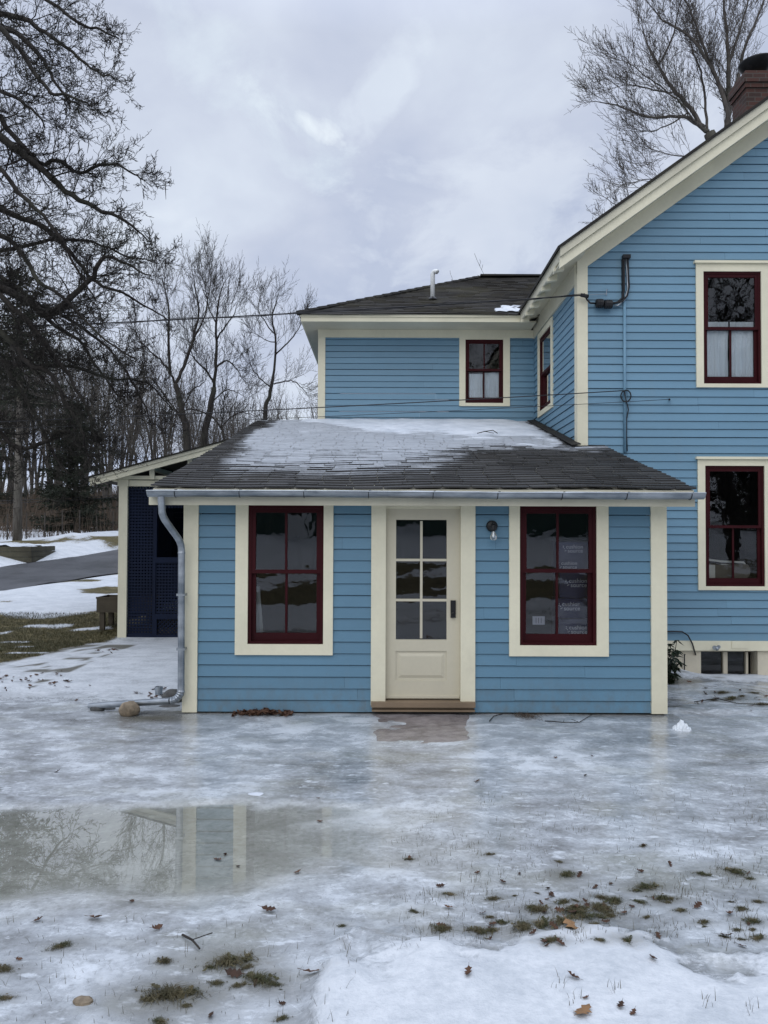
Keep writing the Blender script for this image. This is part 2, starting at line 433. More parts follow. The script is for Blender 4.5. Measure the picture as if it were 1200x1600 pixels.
def stone_mat(name, a, b, scale=22):
    m = Mat(name); n = m.noise(scale, 5, 0.7, obj=True); n2 = m.noise(5, 4, 0.6, obj=True)
    m.set(Base_Color=m.mix(m.rng(m.math('ADD', m.math('MULTIPLY', n, 0.5), m.math('MULTIPLY', n2, 0.5)), 0.35, 0.65), a, b), Roughness=0.75)
    m.bump(n, 0.7, 0.01); return m.m
M_stone_tan = stone_mat('tan_granite', (0.10, 0.078, 0.052), (0.30, 0.235, 0.16))
M_stone_dark = stone_mat('dark_stone', (0.03, 0.03, 0.03), (0.10, 0.10, 0.095))
M_slab = stone_mat('red_brown_slab', (0.13, 0.115, 0.112), (0.30, 0.27, 0.265), 9)
def wet_slab():
    m = [n for n in M_slab.node_tree.nodes if n.type == 'BSDF_PRINCIPLED'][0]
    m.inputs['Roughness'].default_value = 0.12
wet_slab()

def brick_mat():
    m = Mat('chimney_brick')
    tc = m.pos()
    mp = m.N.new('ShaderNodeMapping'); m.L.new(tc, mp.inputs[0])
    sp = m.N.new('ShaderNodeSeparateXYZ'); m.L.new(tc, sp.inputs[0])
    cb = m.N.new('ShaderNodeCombineXYZ'); m.L.new(m.math('ADD', sp.outputs[0], sp.outputs[1]), cb.inputs[0]); m.L.new(sp.outputs[2], cb.inputs[1])
    b = m.N.new('ShaderNodeTexBrick'); m.L.new(cb.outputs[0], b.inputs[0])
    b.inputs['Scale'].default_value = 1.0; b.inputs['Brick Width'].default_value = 0.21; b.inputs['Row Height'].default_value = 0.073
    b.inputs['Mortar Size'].default_value = 0.007
    b.inputs['Color1'].default_value = (0.095, 0.031, 0.021, 1); b.inputs['Color2'].default_value = (0.036, 0.017, 0.013, 1)
    b.inputs['Mortar'].default_value = (0.085, 0.075, 0.065, 1)
    m.set(Base_Color=m.mix(m.math('MULTIPLY', m.noise(6, 5, 0.7), 0.6), b.outputs[0], (0.035, 0.025, 0.02)), Roughness=0.9)
    m.bump(b.outputs[1], -0.6, 0.01); return m.m
M_brick = brick_mat()

# ------------------------------------------------------------------ ground
YS = [-400, -60, -30, -18, -10, -3.2, 0, 8.4, 12.2, 14.0, 17, 22, 27, 33, 40, 60, 90, 150, 260, 500]
ZL = [14, 5, 3.0, 1.95, 0.80, 0.10, 0.03, 0.0, 0.0, -0.06, 0.30, 0.53, 0.93, 1.45, 1.80, 2.9, 5.0, 9, 15, 24]
ZR = [14, 5, 3.0, 1.95, 0.80, 0.10, 0.03, 0.0, -0.14, -0.14, -0.1, 0.2, 0.6, 1.2, 1.6, 2.2, 3.0, 4.2, 8, 14]
ROAD_A = Vector((-10.0, 20.0)); ROAD_DIR = Vector((0.37, 0.93)).normalized()
def road_off(x, y):
    return (x-ROAD_A.x)*ROAD_DIR.y - (y-ROAD_A.y)*ROAD_DIR.x       # + to the right of the near edge, 0..-4.5 on the road
def bank(x, y):
    """foreground snow crust at the photographer's feet, 0..1"""
    n = fbm(x*2.1+3, y*2.1, 4) - 0.5
    n2 = fbm(x*9, y*9+5, 3) - 0.5
    yl = 3.62 + 0.10*np.sin(x*2.6) + np.clip(x-1.0, 0, 3)*0.12 + n*0.55 + n2*0.10
    left = -0.35 + 0.05*(y-3) + n*0.22 + n2*0.10
    a = sstep(-0.25, 0.55, yl - y + n2*0.5 + n*0.4); b = sstep(0.0, 0.14, x - left)
    return a*b
def puddle_shape(x, y):
    """>0 inside the melt-water basin"""
    n = fbm(x*1.3+9, y*1.6+4, 4) - 0.5; n2 = fbm(x*6+2, y*6, 3)-0.5
    top = 5.40 - 0.10*sstep(-0.6, 0.3, x) + n2*0.16 + n*0.22
    bot = 3.96 + 0.45*sstep(-1.3, 0.1, x) + n*0.45 + n2*0.14
    right = 0.05 + n*1.1 + n2*0.2
    return np.minimum(np.minimum((top - y)*2.5, y - bot), (right - x)*0.35)
def ground_h(x, y):
    x = np.asarray(x, float); y = np.asarray(y, float)
    w = sstep(-2.6, 3.2, x)
    z = np.interp(y, YS, ZL)*(1-w) + np.interp(y, YS, ZR)*w
    # soft roll of the far land
    far = sstep(30, 90, np.hypot(x, y))
    z = z + far*(fbm(x/40+3, y/40, 3)-0.5)*2.2
    mid = sstep(13.5, 15, y)*(1-sstep(-3.2, -2.2, x))
    z = z + mid*(fbm(x/2.5, y/2.5, 3)-0.5)*0.16
    r = road_off(x, y)
    z = z + sstep(-4.6, -6.2, r)*sstep(-14, -7, r)*sstep(15, 20, y)*(0.35+0.5*(fbm(x/1.6, y/1.6, 3)-0.5))   # ploughed bank beyond the road
    z = z + sstep(0.1, 0.9, r)*(1-sstep(0.9, 3.0, r))*sstep(15, 19, y)*0.10
    z = z - sstep(0.3, 0.0, r)*sstep(-5.0, -4.5, r)*sstep(14, 18, y)*0.06
    near = (1-sstep(9, 14, np.abs(y-2)))*(1-sstep(6, 12, np.abs(x)))
    z = z + near*((fbm(x*0.8+5, y*0.8, 4)-0.5)*0.028 + (fbm(x*4.0+1, y*4.0+7, 4)-0.5)*0.012)
    z = z + near*sstep(8.0, 8.35, y)*(x > 3.0)*(fbm(x*1.6, y*2.2, 4)-0.5)*0.10
    # drift against the main foundation
    z = z + sstep(10.2, 10.95, y)*sstep(3.0, 3.4, x)*(1-sstep(3.9, 4.7, x))*0.14
    b = bank(x, y)
    z = z + near*b*(0.075 + 0.05*(fbm(x*1.2, y*1.2+9, 3)-0.5))
    p = puddle_shape(x, y)
    z = np.where(near > 0.3, z - sstep(-0.25, 0.20, p)*0.026 , z)
    # keep the house footing clear
    house = ((x > -2.05)*(x < 2.95)*(y > 8.3)*(y < 20)) + ((x > 2.9)*(x < 9)*(y > 11.2)*(y < 24))
    z = np.where(house > 0, z - 0.25, z)
    return z
def gh(x, y): return float(ground_h(x, y))
_rb = random.Random(51)
BAND = [(_rb.gauss(890, 60), _rb.gauss(1430, 16), _rb.uniform(.3, .75)) for _ in range(16)] + [(_rb.uniform(640, 1195), _rb.uniform(1335, 1470), _rb.uniform(.16, .42)) for _ in range(20)] + [(_rb.uniform(1130, 1198), _rb.uniform(1425, 1475), _rb.uniform(.2, .4)) for _ in range(5)]
BAND = [b for b in BAND if b[1] < 1470]
def land_mask(x, y):
    n = (fbm(x*0.9, y*0.9, 4)-0.5)*1.5 + (fbm(x*3.1, y*3.1, 3)-0.5)*0.6
    a = sstep(0.0, 0.35, -5.15 - x + (y-12.4)*0.13 + n*0.5)*sstep(9.9, 10.5, y + n*0.6)
    b = sstep(14.3, 15.0, y + n*0.5)
    return np.maximum(a, b)*(1-sstep(-3.4, -2.6, x))
TUFTS = [(1128,1083,1.1),(1143,1092,1.2),(1178,1083,0.8),(1190,1101,1.0),(1115,1094,0.7),(1160,1088,0.7),(265,1556,1.25),(360,1503,1.1),(405,1532,0.95),(338,1537,0.45),(258,1503,0.5),(95,1479,0.6),(6,1515,0.6),(6,1560,0.45),
         (300,1550,0.5),(232,1562,0.45),(385,1512,0.4),(372,1540,0.4),(428,1538,0.4),(330,1512,0.35),(290,1572,0.3),(845,1447,0.85),(880,1440,0.9),(905,1428,0.9),(935,1419,0.85),(960,1408,0.7),(860,1470,0.55),(1010,1386,0.8),(1148,1363,0.75),
         (692,1453,0.75),(885,1367,0.65),(982,1471,0.6),(1098,1366,0.5),(770,1455,0.45),(772,1405,0.5),(1178,1440,0.6),(1185,1466,0.5),
         (640,1343,0.35),(1000,1410,0.45),(250,1598,0.5),(535,1447,0.3),(1005,1322,0.35),(765,1335,0.35),(820,1445,0.55),(1160,1420,0.4),(830,1418,0.35),(440,1592,0.35)]
def on_ground(px, py):
    z = 0.0
    for _ in range(6):
        D = EYE_D(py, z, px); p = at(px, py, D); z = gh(p.x, p.y)
    return Vector((p.x, p.y, z))
def EYE_D(py, z, px=600):
    d = at(px, py, 1.0) - Vector((0, 0, EYE)); return (z-EYE)/d.z*d.y

def axis(a, b, step, lo, hi, g):
    c = list(np.arange(a, b+1e-6, step)); s = step; v = c[-1]
    while v < hi: s *= g; v += s; c.append(v)
    s = step; v = c[0]; pre = []
    while v > lo: s *= g; v -= s; pre.append(v)
    return np.array(pre[::-1] + c)
def make_ground():
    xs = axis(-3.6, 4.2, 0.034, -420, 420, 1.045); ys = axis(2.3, 8.6, 0.028, -420, 560, 1.045)
    XX, YY = np.meshgrid(xs, ys); ZZ = ground_h(XX, YY)
    nx, ny = len(xs), len(ys)
    v = np.stack([XX.ravel(), YY.ravel(), ZZ.ravel()], 1)
    i = np.arange(nx*ny).reshape(ny, nx)
    f = np.stack([i[:-1,:-1].ravel(), i[:-1,1:].ravel(), i[1:,1:].ravel(), i[1:,:-1].ravel()], 1)
    me = bpy.data.meshes.new('ground')
    me.vertices.add(len(v)); me.vertices.foreach_set('co', v.ravel())
    me.loops.add(f.size); me.loops.foreach_set('vertex_index', f.ravel())
    me.polygons.add(len(f)); me.polygons.foreach_set('loop_start', np.arange(0, f.size, 4)); me.polygons.foreach_set('loop_total', np.full(len(f), 4))
    me.polygons.foreach_set('use_smooth', np.ones(len(f), bool))
    me.update(calc_edges=True)
    x, y = v[:,0], v[:,1]
    r = road_off(x, y)
    snow = bank(x, y)
    # land left of the house: grass strip, snow verge, snow beyond the road, and the slope behind the camera
    land = land_mask(x, y)
    gr_end = 16.4 + (fbm(x*0.5+4, y*0.5, 3)-0.5)*3
    grass = land*(1-sstep(-0.4, 0.7, y - gr_end))
    streak = sstep(0.60, 0.67, fbm(x*0.9+2, y*4.2, 4))
    grass = grass*(1-0.95*streak*sstep(11.4, 12.4, y))
    verge = land*sstep(-0.4, 0.7, y - gr_end)*np.where(y < 45, 1, 0)
    brown = sstep(0.58, 0.70, fbm(x*0.35+8, y*0.8, 4))*verge*0.9
    snow = np.maximum(snow, verge*(1-brown)); grass = np.maximum(grass, brown)
    snow = np.maximum(snow, land*streak*(y < gr_end)*0.9)
    woods = sstep(44, 52, y); wn = fbm(x/5, y/3, 4)
    grass = np.maximum(grass, woods*sstep(0.30, 0.46, wn)); snow = np.maximum(snow*(1-woods), woods*(1-sstep(0.30, 0.46, wn)))
    left_ice = sstep(8.2, 9.4, y)*(1-sstep(-2.6, -2.2, x))*(1-land)       # whiter crust by the porch
    snow = np.maximum(snow, left_ice*0.62)
    right_ice = sstep(10.2, 10.9, y)*sstep(2.9, 3.2, x)*(1-sstep(30, 40, y)); snow = np.maximum(snow, right_ice*0.8)
    back = sstep(2.0, 0.5, y); bn = fbm(x*0.5+1, y*0.9, 4)
    snow = np.maximum(snow*(1-back), back*np.where((y < -3.4) & (y > -10), sstep(0.55, 0.62, bn)*0.9, np.where(y > -3.4, 0.35 + 0.6*sstep(0.4, 0.55, bn), 0.7+0.3*sstep(0.42, 0.5, bn))))
    grass = np.maximum(grass*(1-back), back*np.where((y < -3.4) & (y > -10), 1-sstep(0.55, 0.62, bn), 0.0))
    dirt = np.zeros(len(x))
    for px, py, s in TUFTS + BAND:
        p = on_ground(px, py); s2 = 0.16*s
        dirt = np.maximum(dirt, (0.4+0.5*s)*np.exp(-(((x-p.x)/(s2*1.5))**2 + ((y-p.y)/(s2*0.9))**2)))
    foot = np.exp(-np.maximum(0, 8.2-y)/0.14)*(y < 8.3)*(x > -2.6)*(x < 3.1)*0.75
    dirt = np.maximum(dirt, foot*(0.5+fbm(x*2, y*4, 3)))
    corner = np.exp(-(((x+2.35)/0.45)**2 + ((y-7.95)/0.22)**2))*1.1; dirt = np.maximum(dirt, corner)
    rside = (x > 2.95)*(y > 8.0)*(y < 10.8)*sstep(0.56, 0.70, fbm(x*1.5+5, y*3.5, 4))*0.85; dirt = np.maximum(dirt, rside)
    mud = 4*land*(1-land)*(y < 14.6)*sstep(0.40, 0.55, fbm(x*2.2, y*3.6, 4)) + (x < -4.3)*(y > 9.2)*(y < 13.5)*sstep(0.58, 0.66, fbm(x*2.6+7, y*3.0, 4))*0.9; dirt = np.maximum(dirt, mud*1.3)
    wet = sstep(-0.40, 0.30, puddle_shape(x, y) + (fbm(x*4, y*5, 3)-0.5)*0.2); wet = np.where((y > 2) & (y < 8), wet, 0)
    for nm, a in (('snow', snow), ('grass', grass), ('dirt', dirt), ('wet', wet)):
        at_ = me.attributes.new(nm, 'FLOAT', 'POINT'); at_.data.foreach_set('value', np.clip(a, 0, 1.3).astype(np.float32))
    m = Mat('icy_ground')
    sn = m.attr('snow').outputs['Fac']; gs = m.attr('grass').outputs['Fac']; dt = m.attr('dirt').outputs['Fac']; wt = m.attr('wet').outputs['Fac']
    a = m.noise(0.75, 6, 0.62, (0.75, 1.2, 1), dist=0.3); b = m.noise(3.2, 7, 0.70, (0.85, 1.25, 1), dist=0.25); g = m.noise(26, 4, 0.7); fl = m.noise(90, 2, 0.6)
    mixn = m.math('ADD', m.math('MULTIPLY', a, 0.5), m.math('MULTIPLY', b, 0.5))
    ice = m.ramp(mixn, [(0.36, (0.15, 0.156, 0.156)), (0.45, (0.265, 0.278, 0.288)), (0.52, (0.375, 0.398, 0.42)), (0.60, (0.60, 0.635, 0.67))])
    tan = m.noise(1.4, 4, 0.6, (0.7, 1.2, 1), off=(3, 8, 0))
    ice = m.mix(m.math('MULTIPLY', m.rng(tan, 0.52, 0.68), 0.5), ice, (0.26, 0.265, 0.225))
    # hairline cracks and trapped white bubbles
    v1 = m.N.new('ShaderNodeTexVoronoi'); v1.feature = 'DISTANCE_TO_EDGE'; v1.inputs['Scale'].default_value = 1.7
    mp = m.N.new('ShaderNodeMapping'); m.L.new(m.pos(), mp.inputs[0])
    wv = m.N.new('ShaderNodeVectorMath'); wv.operation = 'ADD'; m.L.new(mp.outputs[0], wv.inputs[0])
    nz = m.N.new('ShaderNodeTexNoise'); nz.inputs['Scale'].default_value = 2.3; m.L.new(m.pos(), nz.inputs['Vector']); m.L.new(nz.outputs['Color'], wv.inputs[1])
    m.L.new(wv.outputs[0], v1.inputs['Vector'])
    crack = m.rng(v1.outputs['Distance'], 0.0, 0.007, 1, 0)
    ice = m.mix(m.math('MULTIPLY', crack, m.math('MULTIPLY', m.rng(b, 0.45, 0.6), 0.45)), ice, (0.7, 0.74, 0.78))
    patch = m.noise(9, 5, 0.7, (0.7, 1.6, 1), off=(5, 1, 0))
    ice = m.mix(m.math('MULTIPLY', m.rng(patch, 0.57, 0.66), 0.65), ice, (0.66, 0.70, 0.74))
    ice = m.mix(m.math('MULTIPLY', m.rng(fl, 0.66, 0.72), 0.3), ice, (0.08, 0.08, 0.07))
    ice = m.mix(m.math('MULTIPLY', wt, 0.8), ice, m.mix(b, (0.25, 0.252, 0.225), (0.50, 0.505, 0.475)))
    ice = m.mix(m.math('MULTIPLY', m.rng(g, 0.52, 0.72), 0.30), ice, (0.60, 0.63, 0.66)); ice = m.mix(m.math('MULTIPLY', m.rng(g, 0.48, 0.30), 0.40), ice, (0.12, 0.122, 0.115))
    snowc = m.mix(m.rng(m.math('ADD', m.math('MULTIPLY', b, 0.6), m.math('MULTIPLY', g, 0.4)), 0.38, 0.64), (0.44, 0.468, 0.495), (0.625, 0.645, 0.665))
    turf = m.ramp(m.math('ADD', m.math('MULTIPLY', g, 0.6), m.math('MULTIPLY', b, 0.4)), [(0.34, (0.026, 0.022, 0.013)), (0.48, (0.080, 0.070, 0.034)), (0.60, (0.17, 0.14, 0.075)), (0.70, (0.28, 0.24, 0.16))])
    sf = m.rng(m.math('ADD', sn, m.math('MULTIPLY', m.math('SUBTRACT', m.math('ADD', m.math('MULTIPLY', b, 0.5), m.math('MULTIPLY', g, 0.5)), 0.5), 1.3)), 0.30, 0.62)
    gf = m.rng(m.math('ADD', gs, m.math('MULTIPLY', m.math('SUBTRACT', m.math('ADD', m.math('MULTIPLY', b, 0.55), m.math('MULTIPLY', g, 0.45)), 0.5), 2.4)), 0.40, 0.58)
    df = m.math('MULTIPLY', m.rng(m.math('ADD', dt, m.math('MULTIPLY', m.math('SUBTRACT', m.math('ADD', m.math('MULTIPLY', b, 0.5), m.math('MULTIPLY', g, 0.5)), 0.5), 1.6)), 0.15, 1.1), 0.9)
    c = m.mix(sf, ice, snowc); c = m.mix(df, c, m.mix(g, (0.05, 0.045, 0.03), (0.12, 0.11, 0.075))); c = m.mix(gf, c, turf)
    rough = m.rng(mixn, 0.38, 0.62, 0.10, 0.36)
    def fmix(f, a_, b_):
        n = m.N.new('ShaderNodeMix'); n.data_type = 'FLOAT'; n.clamp_factor = True
        for k, vv in ((0, f), (2, a_), (3, b_)):
            if isinstance(vv, (int, float)): n.inputs[k].default_value = vv
            else: m.L.new(vv, n.inputs[k])
        return n.outputs[0]
    rough = fmix(sf, rough, 0.6); rough = fmix(gf, rough, 0.9); rough = fmix(m.math('MULTIPLY', df, 0.5), rough, 0.5)
    m.set(Base_Color=c, Roughness=rough, Specular_IOR_Level=fmix(m.math('MAXIMUM', gf, sf), 0.5, 0.12))
    hgt = m.math('ADD', m.math('MULTIPLY', b, 1.2), m.math('ADD', m.math('MULTIPLY', g, 0.35), m.math('MULTIPLY', m.math('MULTIPLY', fl, gf), 1.2)))
    hgt = m.math('ADD', hgt, m.math('MULTIPLY', m.math('MULTIPLY', m.math('ADD', fl, m.math('MULTIPLY', g, 1.5)), sf), 0.8)); m.bump(hgt, 0.30, 0.016)
    me.materials.append(m.m)
    o = bpy.data.objects.new('ground', me); COL.objects.link(o); tag(o, kind='structure')
make_ground()

def make_puddle():
    xs = np.arange(-4.2, 1.6, 0.04); ys = np.arange(3.3, 5.9, 0.035)
    lvl = gh(-1.6, 5.0) + 0.010
    vs = [(x, y, lvl) for y in ys for x in xs]; n = len(xs)
    fs = []
    for j in range(len(ys)-1):
        for i in range(n-1):
            if puddle_shape(xs[i]+.05, ys[j]+.05) > -0.28: fs.append((j*n+i, j*n+i+1, (j+1)*n+i+1, (j+1)*n+i))
    o = link('puddle', vs, fs, M_water, smooth=True)
    v = np.array(vs); x, y = v[:,0], v[:,1]
    f = (1-0.52*sstep(-1.3, 0.05, x))*sstep(-0.02, 0.26, puddle_shape(x, y) + (fbm(x*2.2, y*4.5+3, 4)-0.5)*0.30*sstep(-2.4, 0.4, x) + (fbm(x*7, y*9, 3)-0.5)*0.06)
    o.data.attributes.new('film', 'FLOAT', 'POINT').data.foreach_set('value', f.astype(np.float32))
    tag(o, kind='structure')
make_puddle()

def make_road():
    m = Mat('wet_asphalt'); n = m.noise(60, 3, 0.7); b = m.noise(1.0, 5, 0.6, (0.7, 0.7, 1)); 
    m.set(Base_Color=m.mix(m.rng(b, 0.35, 0.65), (0.030, 0.032, 0.036), (0.060, 0.062, 0.068)), Roughness=m.rng(b, 0.3, 0.7, 0.3, 0.6)); m.bump(n, 0.4, 0.01)
    perp = Vector((-ROAD_DIR.y, ROAD_DIR.x))
    ts = np.arange(-16, 60, 0.5); cs = np.linspace(0.0, 4.5, 10); vs = []; fs = []
    for t in ts:
        for c in cs:
            j = 0.0
            if c == cs[0] or c == cs[-1]: j = (float(fbm(t*0.9, c*3, 3))-0.5)*0.5
            p = ROAD_A + ROAD_DIR*float(t) + perp*float(c+j); vs.append((p.x, p.y, gh(p.x, p.y) + 0.05))
    k = len(cs)
    for i in range(len(ts)-1):
        for j in range(k-1): fs.append((i*k+j, i*k+j+1, (i+1)*k+j+1, (i+1)*k+j))
    tag(link('road', vs, fs, m.m, smooth=True), kind='structure')
    # side drive leaving to the left, half under slush
    vs = []; fs = []
    a = ROAD_A + ROAD_DIR*6.5 + perp*4.35
    for i in range(13):
        for j in range(5):
            t = i/12; p = a + perp*(t*7) + ROAD_DIR*((j/4)*(1.0+0.5*math.sin(i*1.3))*(1-0.3*t) - 4.2 - t*0.6)
            vs.append((p.x, p.y, gh(p.x, p.y) + 0.035))
    for i in range(12):
        for j in range(4): fs.append((i*5+j, i*5+j+1, (i+1)*5+j+1, (i+1)*5+j))
    tag(link('driveway', vs, fs, m.m, smooth=True), kind='structure')
make_road()

# ------------------------------------------------------------------ the house
DE, DM, DW = 8.2, 11.1, 14.4           # depths of the extension front, the main gable wall and the wing wall
HOUSE_LOC = Vector((0.45, 8.2, 0.0))
house = empty('clapboard_house', HOUSE_LOC, 'blue clapboard house with cream trim, maroon sashes and a low front extension', 'house')

def clap(name, xf, u0, u1, z0, z1, step, openings, parent, uleft=None, seed=0, lip=0.014, mat=None, gap=0.0075):
    """lapped boards on a wall: (u, z, out) mapped by xf; openings are (u0,u1,z0,z1)"""
    rr = random.Random(seed); V = []; Fc = []; T = []
    z = z0; k = 0
    while z < z1 - 1e-4:
        zt = min(z+step, z1)
        cuts = sorted({z, zt} | {q for o in openings for q in o[2:] if z < q < zt})
        # butt joints cut the course into boards
        js = [u0]; 
        while js[-1] < u1: js.append(js[-1] + rr.uniform(1.6, 3.8))
        tints = [rr.random() for _ in js]; offs = [rr.uniform(-0.0028, 0.0028) for _ in js]
        for a, b in zip(cuts, cuts[1:]):
            mid = (a+b)/2; spans = [(u0, u1)]
            for o in openings:
                if o[2] < mid < o[3]:
                    ns = []
                    for s in spans:
                        if o[1] <= s[0] or o[0] >= s[1]: ns.append(s); continue
                        if o[0] > s[0]: ns.append((s[0], o[0]))
                        if o[1] < s[1]: ns.append((o[1], s[1]))
                    spans = ns
            for s in spans:
                for ji in range(len(js)):
                    ja = js[ji]; jb = js[ji+1] if ji+1 < len(js) else u1
                    sa, sb = max(s[0], ja), min(s[1], jb)
                    if sb - sa < 0.004: continue
                    if sb == jb and jb < s[1]: sb -= 0.0015
                    oa = lip*(1-(a-z)/step)+0.004; ob = lip*(1-(b-z)/step)+0.004
                    la = lb = sa
                    if uleft: la = max(sa, uleft(a)); lb = max(sa, uleft(b))
                    if la >= sb or lb >= sb: continue
                    base = len(V); w = offs[ji]
                    bt = b - gap if b == zt else b
                    if bt <= a: continue
                    q = [(la, a+w, oa), (sb, a+w*0.6, oa), (sb, bt+w*0.6, ob), (lb, bt+w, ob), (la, a+w, -0.03), (sb, a+w*0.6, -0.03), (sb, bt+w*0.6, -0.03), (lb, bt+w, -0.03), (sb, b+w, -0.03), (lb, b+w, -0.03)]
                    V += [xf(p) for p in q]; T += [tints[ji]]*10
                    Fc.append((base, base+1, base+2, base+3))
                    if a == z: Fc.append((base+4, base+5, base+1, base))
                    if b == zt: Fc += [(base+3, base+2, base+6, base+7), (base+7, base+6, base+8, base+9)]
        z = zt; k += 1
    o = link(name, V, Fc, mat or M_blue, parent)
    at_ = o.data.attributes.new('tint', 'FLOAT', 'POINT'); at_.data.foreach_set('value', np.array(T, np.float32))
    return o
def front(D): return lambda p: Vector((p[0], D - p[2], p[1]))
def side(xc): return lambda p: Vector((xc - p[2], p[0], p[1]))          # wall facing -x, u = depth

def window(xf, u0, u1, z0, z1, cl, cr, ct, cb, meet, muntin=True, low_muntin=True, head=0.0, cut_top=False, frame_w=0.035):
    """casing as the window part; frame, two sashes and panes as sub-parts.  u0..z1 = opening in the casing"""
    g = lambda: MB(lambda p: xf((p[0], p[2], -p[1])))                  # box(u0,u1, -out.., z0,z1)
    def bx(m, a, b, o0, o1, c, d): m.box(a, b, -o1, -o0, c, d)
    m = g(); P = 0.034
    bx(m, u0-cl, u0, -0.04, P, z0-cb, z1+ct); bx(m, u1, u1+cr, -0.04, P, z0-cb, z1+ct)
    bx(m, u0, u1, -0.04, P-0.001, z0-cb, z0)
    if ct > 0.02: bx(m, u0, u1, -0.04, P-0.001, z1, z1+ct)
    if head: bx(m, u0-cl-0.03, u1+cr+0.03, -0.01, P+0.035, z1+ct, z1+ct+head)
    w = build(m, 'window', M_cream, house)
    m = g(); fw = frame_w
    bx(m, u0, u0+fw, -0.11, 0.012, z0, z1); bx(m, u1-fw, u1, -0.11, 0.012, z0, z1)
    bx(m, u0+fw, u1-fw, -0.11, 0.012, z1-fw, z1); bx(m, u0+fw, u1-fw, -0.11, 0.016, z0, z0+0.028)
    build(m, 'frame', M_maroon, w)
    a, b = u0+fw, u1-fw; c, d = z0+0.028, z1-fw
    def sash(lo, hi, out, bot, top, mu):
        s = g(); sw = 0.042
        bx(s, a, a+sw, out-0.03, out, lo, hi); bx(s, b-sw, b, out-0.03, out, lo, hi)
        bx(s, a+sw, b-sw, out-0.03, out-0.001, lo, lo+bot); bx(s, a+sw, b-sw, out-0.03, out-0.001, hi-top, hi)
        mid = (a+b)/2
        if mu: bx(s, mid-0.013, mid+0.013, out-0.028, out-0.002, lo+bot, hi-top)
        so = build(s, 'sash', M_maroon, w)
        xs_ = [a+sw, mid, b-sw] if mu else [a+sw, b-sw]
        p = g()
        for i, (x0, x1) in enumerate(zip(xs_, xs_[1:])):
            j = R.uniform(-0.003, 0.003); k = R.uniform(-0.0025, 0.0025)
            q = [(x0, out-0.016+j, lo+bot), (x1, out-0.016-j, lo+bot), (x1, out-0.016-j+k, hi-top), (x0, out-0.016+j+k, hi-top)]
            p.add([(x, -o, z) for x, o, z in q], [(0, 1, 2, 3)])
        build(p, 'pane', M_glass, w)
        return so
    sash(meet-0.02, d, 0.004, 0.04, 0.045, muntin)
    sash(c, meet+0.022, -0.034, 0.085, 0.042, low_muntin)
    return w

# --- extension: walls
E = lambda px, py=835: X(px, DE, py)
zE = lambda py, px=600: Z(py, DE, px)
ex0, ex1 = E(288), E(1040)
fr_z = zE(790)                                                       # underside of the eave board
wl = (E(388.5), E(506), zE(1006, 450), fr_z)                         # left window opening
wr = (E(811.5), E(931), zE(1008, 870), fr_z)
dr = (E(603), E(719.5), zE(1094), fr_z)                              # door opening
pad = 0.05
ops = [(wl[0]-pad, wl[1]+pad, wl[2]-pad, fr_z+1), (wr[0]-pad, wr[1]+pad, wr[2]-pad, fr_z+1), (dr[0]-0.10, dr[1]+0.10, -1, fr_z+1)]
clap('wall', front(DE), ex0+0.05, ex1-0.05, 0.018, fr_z+0.1, 0.1235, ops, house, seed=1, mat=M_blue_shaded, gap=0.0065)
RZ0 = Z(764, 7.82)
def trims_ext():
    under_roof = lambda z: 7.82 + (z + 0.06 - RZ0)/0.252
    for a, b in ((E(288), E(311)), (E(1015.5), E(1040))):
        m = MB(); m.box(a, b, DE-0.036, DE+0.12, 0.012, fr_z)
        build(m, 'corner_board', M_cream, house)
    m = MB(); m.box(dr[0]-0.155, dr[0], DE-0.035, DE+0.09, zE(1101), fr_z-0.002); m.box(dr[1], dr[1]+0.155, DE-0.035, DE+0.09, zE(1101), fr_z-0.002)
    m.box(dr[0], dr[1], DE+0.03, DE+0.09, fr_z-0.03, fr_z+0.02)
    build(m, 'door_casing', M_cream, house)
    # left and right returns of the extension
    clap('wall', side(ex0+0.02), DE+0.12, DW, 0.0, 3.9, 0.1235, [], house, under_roof, seed=2, mat=M_blue_shaded)
    clap('wall', lambda p: Vector((ex1-0.02+p[2], p[0], p[1])), DE+0.12, DM, -0.05, 2.75, 0.1235, [], house, under_roof, seed=3, mat=M_blue_shaded)
    # eave board behind the gutter, and soffit
    m = MB(); m.box(X(233, 7.9), X(1085, 7.9), 7.88, 7.93, zE(790)-0.012, zE(790)+0.14)
    m.box(X(233, 7.9), X(1085, 7.9), 7.93, DE+0.02, fr_z+0.002, fr_z+0.02)
    m.box(ex0, ex1, DE+0.0, DE+0.05, fr_z+0.02, fr_z+0.25)
    build(m, 'eave_board', M_cream_old, house)
    m = MB(); m.box(ex0+0.02, ex1-0.02, DE+0.03, DE+0.10, -0.28, 0.016); build(m, 'footing', M_stone_dark, house)
trims_ext()
window(front(DE), *wl, E(388.5)-E(369), E(521)-E(506), 0.0, 0.115, zE(893, 450))
window(front(DE), *wr, E(811.5)-E(795), E(949.5)-E(931), 0.0, 0.115, zE(892, 870))

